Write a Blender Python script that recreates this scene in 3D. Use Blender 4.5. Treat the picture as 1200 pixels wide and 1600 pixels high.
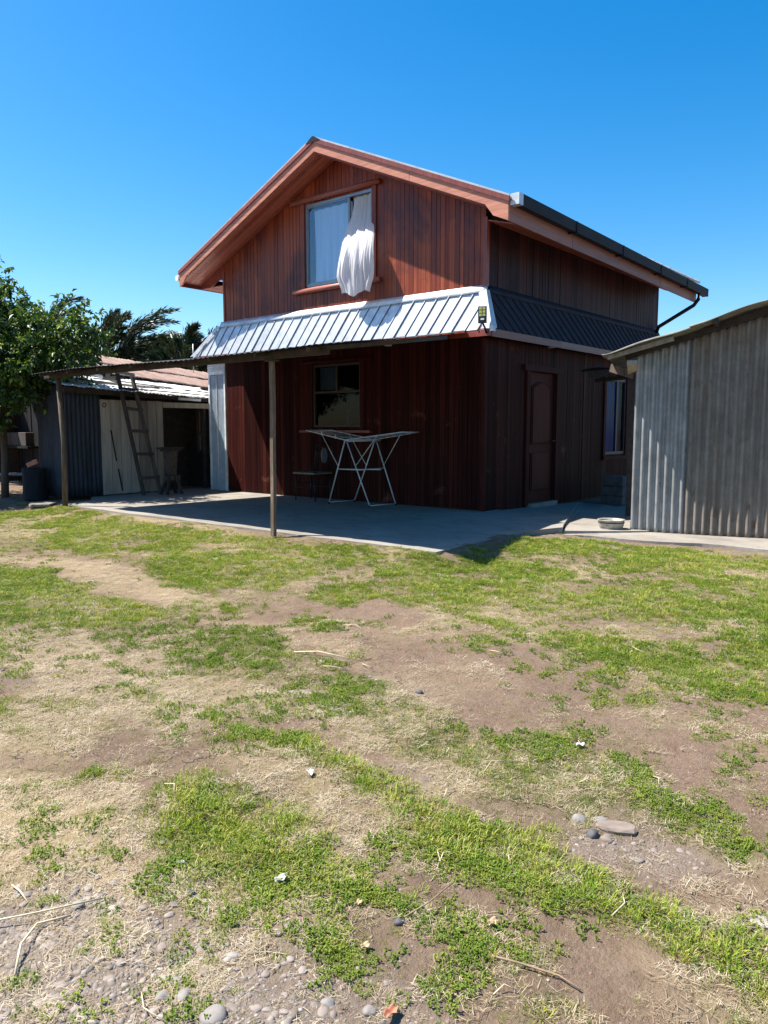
import bpy, bmesh, math, random
import numpy as np
from mathutils import Vector, Matrix, Euler

S = bpy.context.scene
for _o in list(bpy.data.objects):
    bpy.data.objects.remove(_o)

# ------------------------------------------------------------------ camera
CAM = Vector((5.992, -9.420, 1.200))
PITCH, YAW = 6.235, 39.874
cd = bpy.data.cameras.new('camera')
cam = bpy.data.objects.new('camera', cd)
S.collection.objects.link(cam)
cam.location = CAM
cam.rotation_euler = (math.radians(90 - PITCH), 0, math.radians(YAW))
cd.sensor_fit = 'HORIZONTAL'
cd.sensor_width = 36.0
cd.lens = 36.0 * 1190 / 1200
cd.clip_end = 900
cd.clip_start = 0.05
S.camera = cam

# ------------------------------------------------------------------ light
SUN_D = Vector((0.56, 0.31, -1.0)).normalized()      # the way the light travels
SUN_EL = math.asin(-SUN_D.z)
SUN_AZ = math.atan2(-SUN_D.x, -SUN_D.y)              # clockwise from +Y
W = bpy.data.worlds.new('World')
S.world = W
W.use_nodes = True
wn = W.node_tree
wn.nodes.clear()
sky = wn.nodes.new('ShaderNodeTexSky')
sky.sky_type = 'NISHITA'
sky.sun_disc = False
sky.sun_elevation = SUN_EL
sky.sun_rotation = SUN_AZ
sky.altitude = 100
sky.air_density = 1.0
sky.dust_density = 0.8
sky.ozone_density = 2.2
hs = wn.nodes.new('ShaderNodeHueSaturation')
hs.inputs['Saturation'].default_value = 1.5
hs.inputs['Hue'].default_value = 0.497
bg = wn.nodes.new('ShaderNodeBackground')
bg.inputs['Strength'].default_value = 0.090
wo = wn.nodes.new('ShaderNodeOutputWorld')
wn.links.new(sky.outputs[0], hs.inputs['Color'])
wn.links.new(hs.outputs[0], bg.inputs['Color'])
wn.links.new(bg.outputs[0], wo.inputs['Surface'])

sd = bpy.data.lights.new('sun', 'SUN')
sd.energy = 5.0
sd.angle = math.radians(0.53)
sd.color = (1.0, 0.95, 0.87)
sun = bpy.data.objects.new('sun', sd)
S.collection.objects.link(sun)
sun.location = (-10, -10, 20)
sun.rotation_euler = SUN_D.to_track_quat('-Z', 'Y').to_euler()

S.view_settings.view_transform = 'Standard'
S.view_settings.look = 'None'
S.view_settings.exposure = 1.22
S.view_settings.gamma = 1.0
S.render.engine = 'CYCLES'
S.cycles.use_denoising = True
S.cycles.max_bounces = 6
S.cycles.transparent_max_bounces = 12
S.cycles.sample_clamp_indirect = 6

R = random.Random(7)
NR = np.random.RandomState(11)

# ------------------------------------------------------------------ helpers
def nodes_mat(name):
    m = bpy.data.materials.new(name)
    m.use_nodes = True
    nt = m.node_tree
    b = nt.nodes['Principled BSDF']
    return m, nt, b

def N(nt, kind, **kw):
    n = nt.nodes.new(kind)
    for k, v in kw.items():
        if k.startswith('in_'):
            key = k[3:]
            key = int(key) if key.isdigit() else key.replace('_', ' ')
            n.inputs[key].default_value = v
        else:
            setattr(n, k, v)
    return n

def ramp(nt, src, stops):
    r = nt.nodes.new('ShaderNodeValToRGB')
    el = r.color_ramp.elements
    while len(el) > 1:
        el.remove(el[0])
    el[0].position = stops[0][0]
    el[0].color = (*stops[0][1], 1)
    for p, c in stops[1:]:
        e = el.new(p)
        e.color = (*c, 1)
    nt.links.new(src, r.inputs[0])
    return r.outputs[0]

def noise(nt, scale, detail=6, rough=0.6, stretch=(1, 1, 1), dist=0.0, coord='Object', off=None):
    tc = nt.nodes.new('ShaderNodeTexCoord')
    mp = nt.nodes.new('ShaderNodeMapping')
    mp.inputs['Scale'].default_value = stretch
    nt.links.new(tc.outputs[coord], mp.inputs['Vector'])
    if off is not None:
        cb = nt.nodes.new('ShaderNodeCombineXYZ')
        ml = N(nt, 'ShaderNodeMath', operation='MULTIPLY', in_1=off)
        oi = nt.nodes.new('ShaderNodeObjectInfo')
        nt.links.new(oi.outputs['Random'], ml.inputs[0])
        for i in range(3):
            nt.links.new(ml.outputs[0], cb.inputs[i])
        nt.links.new(cb.outputs[0], mp.inputs['Location'])
    n = nt.nodes.new('ShaderNodeTexNoise')
    n.inputs['Scale'].default_value = scale
    n.inputs['Detail'].default_value = detail
    n.inputs['Roughness'].default_value = rough
    n.inputs['Distortion'].default_value = dist
    nt.links.new(mp.outputs[0], n.inputs['Vector'])
    return n.outputs['Fac']

def mixc(nt, fac, a, b, mode='MIX'):
    m = nt.nodes.new('ShaderNodeMix')
    m.data_type = 'RGBA'
    m.blend_type = mode
    for sock, v in ((m.inputs[0], fac), (m.inputs[6], a), (m.inputs[7], b)):
        if hasattr(v, 'is_output'):
            nt.links.new(v, sock)
        elif isinstance(v, (tuple, list)):
            sock.default_value = (*v[:3], 1)
        else:
            sock.default_value = v
    return m.outputs[2]

def mth(nt, op, a, b=0.0, clamp=False):
    m = nt.nodes.new('ShaderNodeMath')
    m.operation = op
    m.use_clamp = clamp
    for s, v in ((m.inputs[0], a), (m.inputs[1], b)):
        if hasattr(v, 'is_output'):
            nt.links.new(v, s)
        else:
            s.default_value = v
    return m.outputs[0]

def bump(nt, b, h, strength=0.3, dist=0.01):
    n = nt.nodes.new('ShaderNodeBump')
    n.inputs['Strength'].default_value = strength
    n.inputs['Distance'].default_value = dist
    nt.links.new(h, n.inputs['Height'])
    nt.links.new(n.outputs[0], b.inputs['Normal'])

def objrand(nt):
    return nt.nodes.new('ShaderNodeObjectInfo').outputs['Random']

def wood(name, stops, stretch=(40, 40, 1.6), rough=0.42, bumpy=0.25, vary=0.35, spec=0.5, wear=None):
    """grain along the axis with the small stretch, tone differing from board to board"""
    m, nt, b = nodes_mat(name)
    g = noise(nt, 1.0, 8, 0.62, stretch, 0.6, off=37.0)
    g2 = noise(nt, 1.0, 4, 0.5, tuple(s * 0.22 for s in stretch), 1.2, off=11.0)
    f = mth(nt, 'MULTIPLY_ADD', g, 0.75)
    f.node.inputs[2].default_value = 0.0
    f = mth(nt, 'ADD', f, mth(nt, 'MULTIPLY', g2, 0.25))
    f = mth(nt, 'ADD', f, mth(nt, 'MULTIPLY', mth(nt, 'SUBTRACT', objrand(nt), 0.5), vary), True)
    c = ramp(nt, f, stops)
    if wear:
        wf = ramp(nt, noise(nt, 1.0, 6, 0.7, wear[1], 0.4, coord='Object'), [(wear[2], (0, 0, 0)), (wear[3], (1, 1, 1))])
        c = mixc(nt, wf, c, wear[0])
    nt.links.new(c, b.inputs['Base Color'])
    b.inputs['Roughness'].default_value = rough
    b.inputs['Specular IOR Level'].default_value = spec
    rr = mth(nt, 'ADD', rough - 0.1, mth(nt, 'MULTIPLY', g2, 0.25))
    nt.links.new(rr, b.inputs['Roughness'])
    bump(nt, b, g, bumpy, 0.004)
    return m

def plain(name, col, rough=0.6, metal=0.0, var=0.25, scale=6, bumpy=0.15, spec=0.5):
    m, nt, b = nodes_mat(name)
    n1 = noise(nt, scale, 6, 0.65)
    lo = tuple(max(0, x * (1 - var)) for x in col)
    hi = tuple(min(1, x * (1 + var)) for x in col)
    nt.links.new(ramp(nt, n1, [(0.3, lo), (0.7, hi)]), b.inputs['Base Color'])
    b.inputs['Roughness'].default_value = rough
    b.inputs['Metallic'].default_value = metal
    b.inputs['Specular IOR Level'].default_value = spec
    if bumpy:
        bump(nt, b, noise(nt, scale * 8, 4, 0.6), bumpy, 0.004)
    return m

def metal_sheet(name, base, dirt, rough=0.4, metal=0.6, thr=(0.5, 0.7), streak=(3, 3, 0.5), scale=1.6, second=None):
    m, nt, b = nodes_mat(name)
    n1 = noise(nt, scale, 8, 0.7, streak, 0.5, off=9.0)
    n2 = noise(nt, 9, 5, 0.6)
    c = mixc(nt, ramp(nt, n1, [(thr[0], (0, 0, 0)), (thr[1], (1, 1, 1))]), base, dirt)
    if second:
        n3 = noise(nt, 2.3, 7, 0.72, (2, 2, 0.8), 0.3)
        c = mixc(nt, ramp(nt, n3, [(second[1], (0, 0, 0)), (second[2], (1, 1, 1))]), c, second[0])
    c = mixc(nt, 1.0, c, ramp(nt, n2, [(0.25, (0.72, 0.72, 0.72)), (0.75, (1, 1, 1))]), 'MULTIPLY')
    nt.links.new(c, b.inputs['Base Color'])
    b.inputs['Metallic'].default_value = metal
    rr = mth(nt, 'ADD', rough, mth(nt, 'MULTIPLY', n1, 0.25))
    nt.links.new(rr, b.inputs['Roughness'])
    bump(nt, b, noise(nt, 3.0, 5, 0.5), 0.25, 0.02)
    return m

class MB:
    def __init__(s):
        s.v, s.f = [], []
    def add(s, vs, fs):
        o = len(s.v)
        s.v += [tuple(v) for v in vs]
        s.f += [tuple(i + o for i in f) for f in fs]
        return s
    def box(s, lo, hi):
        x0, y0, z0 = lo
        x1, y1, z1 = hi
        return s.add([(x0, y0, z0), (x1, y0, z0), (x1, y1, z0), (x0, y1, z0), (x0, y0, z1), (x1, y0, z1), (x1, y1, z1), (x0, y1, z1)],
                     [(0, 3, 2, 1), (4, 5, 6, 7), (0, 1, 5, 4), (1, 2, 6, 5), (2, 3, 7, 6), (3, 0, 4, 7)])
    def hexa(s, p):          # 8 points, bottom loop then top loop
        return s.add(p, [(0, 3, 2, 1), (4, 5, 6, 7), (0, 1, 5, 4), (1, 2, 6, 5), (2, 3, 7, 6), (3, 0, 4, 7)])
    def bar(s, a, b, w, h, up=(0, 0, 1), w2=None, h2=None):   # beam from a to b, w across, h along up
        a, b = Vector(a), Vector(b)
        d = (b - a).normalized()
        u = Vector(up)
        x = d.cross(u)
        if x.length < 1e-4:
            x = d.cross(Vector((0, 1, 0)))
        x.normalize()
        y = x.cross(d).normalized()
        w2 = w if w2 is None else w2
        h2 = h if h2 is None else h2
        P = []
        for c, ww, hh in ((a, w, h), (b, w2, h2)):
            for sx, sy in ((-1, -1), (1, -1), (1, 1), (-1, 1)):
                P.append(c + x * sx * ww / 2 + y * sy * hh / 2)
        return s.hexa(P)
    def prism(s, poly, off):   # poly: 3-D points, extruded by off
        n = len(poly)
        off = Vector(off)
        A = [Vector(p) for p in poly]
        B = [p + off for p in A]
        fs = [tuple(range(n)), tuple(range(2 * n - 1, n - 1, -1))]
        for i in range(n):
            j = (i + 1) % n
            fs.append((i, i + n, j + n, j))
        return s.add(A + B, fs)
    def tube(s, pts, r, seg=8, cap=True):
        pts = [Vector(p) for p in pts]
        rr = r if isinstance(r, (list, tuple)) else [r] * len(pts)
        rings = []
        ref = Vector((0.13, 0.21, 0.97))
        for i, p in enumerate(pts):
            d = (pts[min(i + 1, len(pts) - 1)] - pts[max(i - 1, 0)]).normalized()
            x = d.cross(ref)
            if x.length < 0.05:
                x = d.cross(Vector((1, 0, 0)))
            x.normalize()
            y = d.cross(x)
            rings.append([p + (x * math.cos(a) + y * math.sin(a)) * rr[i] for a in [2 * math.pi * k / seg for k in range(seg)]])
        vs = [v for rg in rings for v in rg]
        fs = []
        for i in range(len(pts) - 1):
            for k in range(seg):
                k2 = (k + 1) % seg
                fs.append((i * seg + k, i * seg + k2, (i + 1) * seg + k2, (i + 1) * seg + k))
        if cap:
            fs.append(tuple(range(seg - 1, -1, -1)))
            fs.append(tuple((len(pts) - 1) * seg + k for k in range(seg)))
        return s.add(vs, fs)
    def lathe(s, c, prof, seg=20, sx=1.0, sy=1.0):
        c = Vector(c)
        vs, fs = [], []
        for r, z in prof:
            for k in range(seg):
                a = 2 * math.pi * k / seg
                vs.append(c + Vector((r * math.cos(a) * sx, r * math.sin(a) * sy, z)))
        for i in range(len(prof) - 1):
            for k in range(seg):
                k2 = (k + 1) % seg
                fs.append((i * seg + k, i * seg + k2, (i + 1) * seg + k2, (i + 1) * seg + k))
        return s.add(vs, fs)
    def grid(s, fn, nu, nv):
        vs = [fn(i / nu, j / nv) for j in range(nv + 1) for i in range(nu + 1)]
        fs = [(j * (nu + 1) + i, j * (nu + 1) + i + 1, (j + 1) * (nu + 1) + i + 1, (j + 1) * (nu + 1) + i) for j in range(nv) for i in range(nu)]
        return s.add(vs, fs)
    def build(s, name, mat, parent=None, smooth=False, bevel=0.0, solid=0.0, **props):
        me = bpy.data.meshes.new(name)
        me.from_pydata([tuple(v) for v in s.v], [], s.f)
        me.update()
        if bevel or solid:
            bm = bmesh.new()
            bm.from_mesh(me)
            if solid:
                bmesh.ops.solidify(bm, geom=bm.faces[:], thickness=solid)
            if bevel:
                bmesh.ops.remove_doubles(bm, verts=bm.verts[:], dist=1e-5)
                bmesh.ops.recalc_face_normals(bm, faces=bm.faces[:])
                bmesh.ops.bevel(bm, geom=bm.edges[:], offset=bevel, segments=1, affect='EDGES')
            bm.to_mesh(me)
            bm.free()
        if smooth:
            me.polygons.foreach_set('use_smooth', [True] * len(me.polygons))
        if mat is not None:
            me.materials.append(mat)
        return link(bpy.data.objects.new(name, me), parent, **props)

def link(o, parent=None, **props):
    S.collection.objects.link(o)
    if parent is not None:
        o.parent = parent
        P = parent
        off = Vector((0, 0, 0))
        while P is not None:              # parents are never rotated, only moved
            off += P.location
            P = P.parent
        if o.type == 'MESH' and off.length > 0 and not props.pop('local', False):
            o.data.transform(Matrix.Translation(-off))
    props.pop('local', None)
    for k, v in props.items():
        o[k] = v
    return o

def thing(name, loc, label, cat, group=None):
    o = bpy.data.objects.new(name, None)
    o.empty_display_size = 0.2
    S.collection.objects.link(o)
    o.location = loc
    o['label'] = label
    o['category'] = cat
    if group:
        o['group'] = group
    return o

def ss(a, b, x):
    t = np.clip((x - a) / (b - a), 0, 1)
    return t * t * (3 - 2 * t)

def vnoise(x, y, seed=0):
    """2-D value noise, vectorised"""
    xi, yi = np.floor(x).astype(np.int64), np.floor(y).astype(np.int64)
    xf, yf = x - xi, y - yi
    u, v = xf * xf * (3 - 2 * xf), yf * yf * (3 - 2 * yf)
    def h(a, b):
        n = (a * 374761393 + b * 668265263 + seed * 1442695041) & 0x7fffffff
        n = ((n ^ (n >> 13)) * 1274126177) & 0x7fffffff
        return ((n ^ (n >> 16)) & 0xffff) / 65535.0
    return (h(xi, yi) * (1 - u) + h(xi + 1, yi) * u) * (1 - v) + (h(xi, yi + 1) * (1 - u) + h(xi + 1, yi + 1) * u) * v

def fbm(x, y, sc, seed=0, octs=4):
    x, y = np.asarray(x, float), np.asarray(y, float)
    t, a, s = 0, 0.5, 0
    for o in range(octs):
        t = t + a * vnoise(x * sc * 2 ** o + 31.7 * o, y * sc * 2 ** o - 17.3 * o, seed + o)
        s += a
        a *= 0.5
    return t / s

def gbase(x, y):
    x, y = np.asarray(x, float), np.asarray(y, float)
    d = np.hypot(np.maximum(x - 1.60, 0), np.maximum(-3.41 - y, 0))      # soil banked up against the slab
    e = 0.04 * ss(1.2, 2.2, x)
    return -0.06 - e - 0.25 * ss(0, 1, (-2.5 - y) / 7) + (0.05 + e) * np.exp(-(d / 0.28) ** 2) * ss(-1.2, -2.0, y)

def gz(x, y):
    x, y = np.asarray(x, float), np.asarray(y, float)
    z = gbase(x, y)
    near = 1 - ss(14, 40, np.hypot(x - 2, y + 5))
    z = z + near * ((fbm(x, y, 0.9, 3, 3) - 0.5) * 0.07 + (fbm(x, y, 4.5, 9, 4) - 0.5) * 0.028 + (fbm(x, y, 19, 21, 3) - 0.5) * 0.012)
    # kept low where the concrete lies
    under = ((y > -3.35) & (x < 1.5)) | (y > -0.55)
    return np.where(under, np.minimum(z, gbase(x, y) - 0.03), z)

def gzs(x, y):
    return float(gz(np.array([x]), np.array([y]))[0])

def inpoly(X, Y, P):
    c = np.zeros(X.shape, bool)
    n = len(P)
    for i in range(n):
        x1, y1 = P[i]
        x2, y2 = P[(i + 1) % n]
        k = ((y1 > Y) != (y2 > Y)) & (X < (x2 - x1) * (Y - y1) / ((y2 - y1) + 1e-12) + x1)
        c ^= k
    return c

def edged(X, Y, P):
    d = np.full(X.shape, 1e9)
    n = len(P)
    for i in range(n):
        x1, y1 = P[i]
        x2, y2 = P[(i + 1) % n]
        dx, dy = x2 - x1, y2 - y1
        t = np.clip(((X - x1) * dx + (Y - y1) * dy) / (dx * dx + dy * dy + 1e-12), 0, 1)
        d = np.minimum(d, np.hypot(X - x1 - t * dx, Y - y1 - t * dy))
    return d

def soft(X, Y, P, w):
    xs, ys = [p[0] for p in P], [p[1] for p in P]
    out = np.full(X.shape, 0.0)
    k = (X > min(xs) - 3 * w) & (X < max(xs) + 3 * w) & (Y > min(ys) - 3 * w) & (Y < max(ys) + 3 * w)
    if k.any():
        x, y = X[k], Y[k]
        sd = edged(x, y, P) * np.where(inpoly(x, y, P), 1, -1)
        out[k] = ss(-w, w, sd)
    return out

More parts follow.
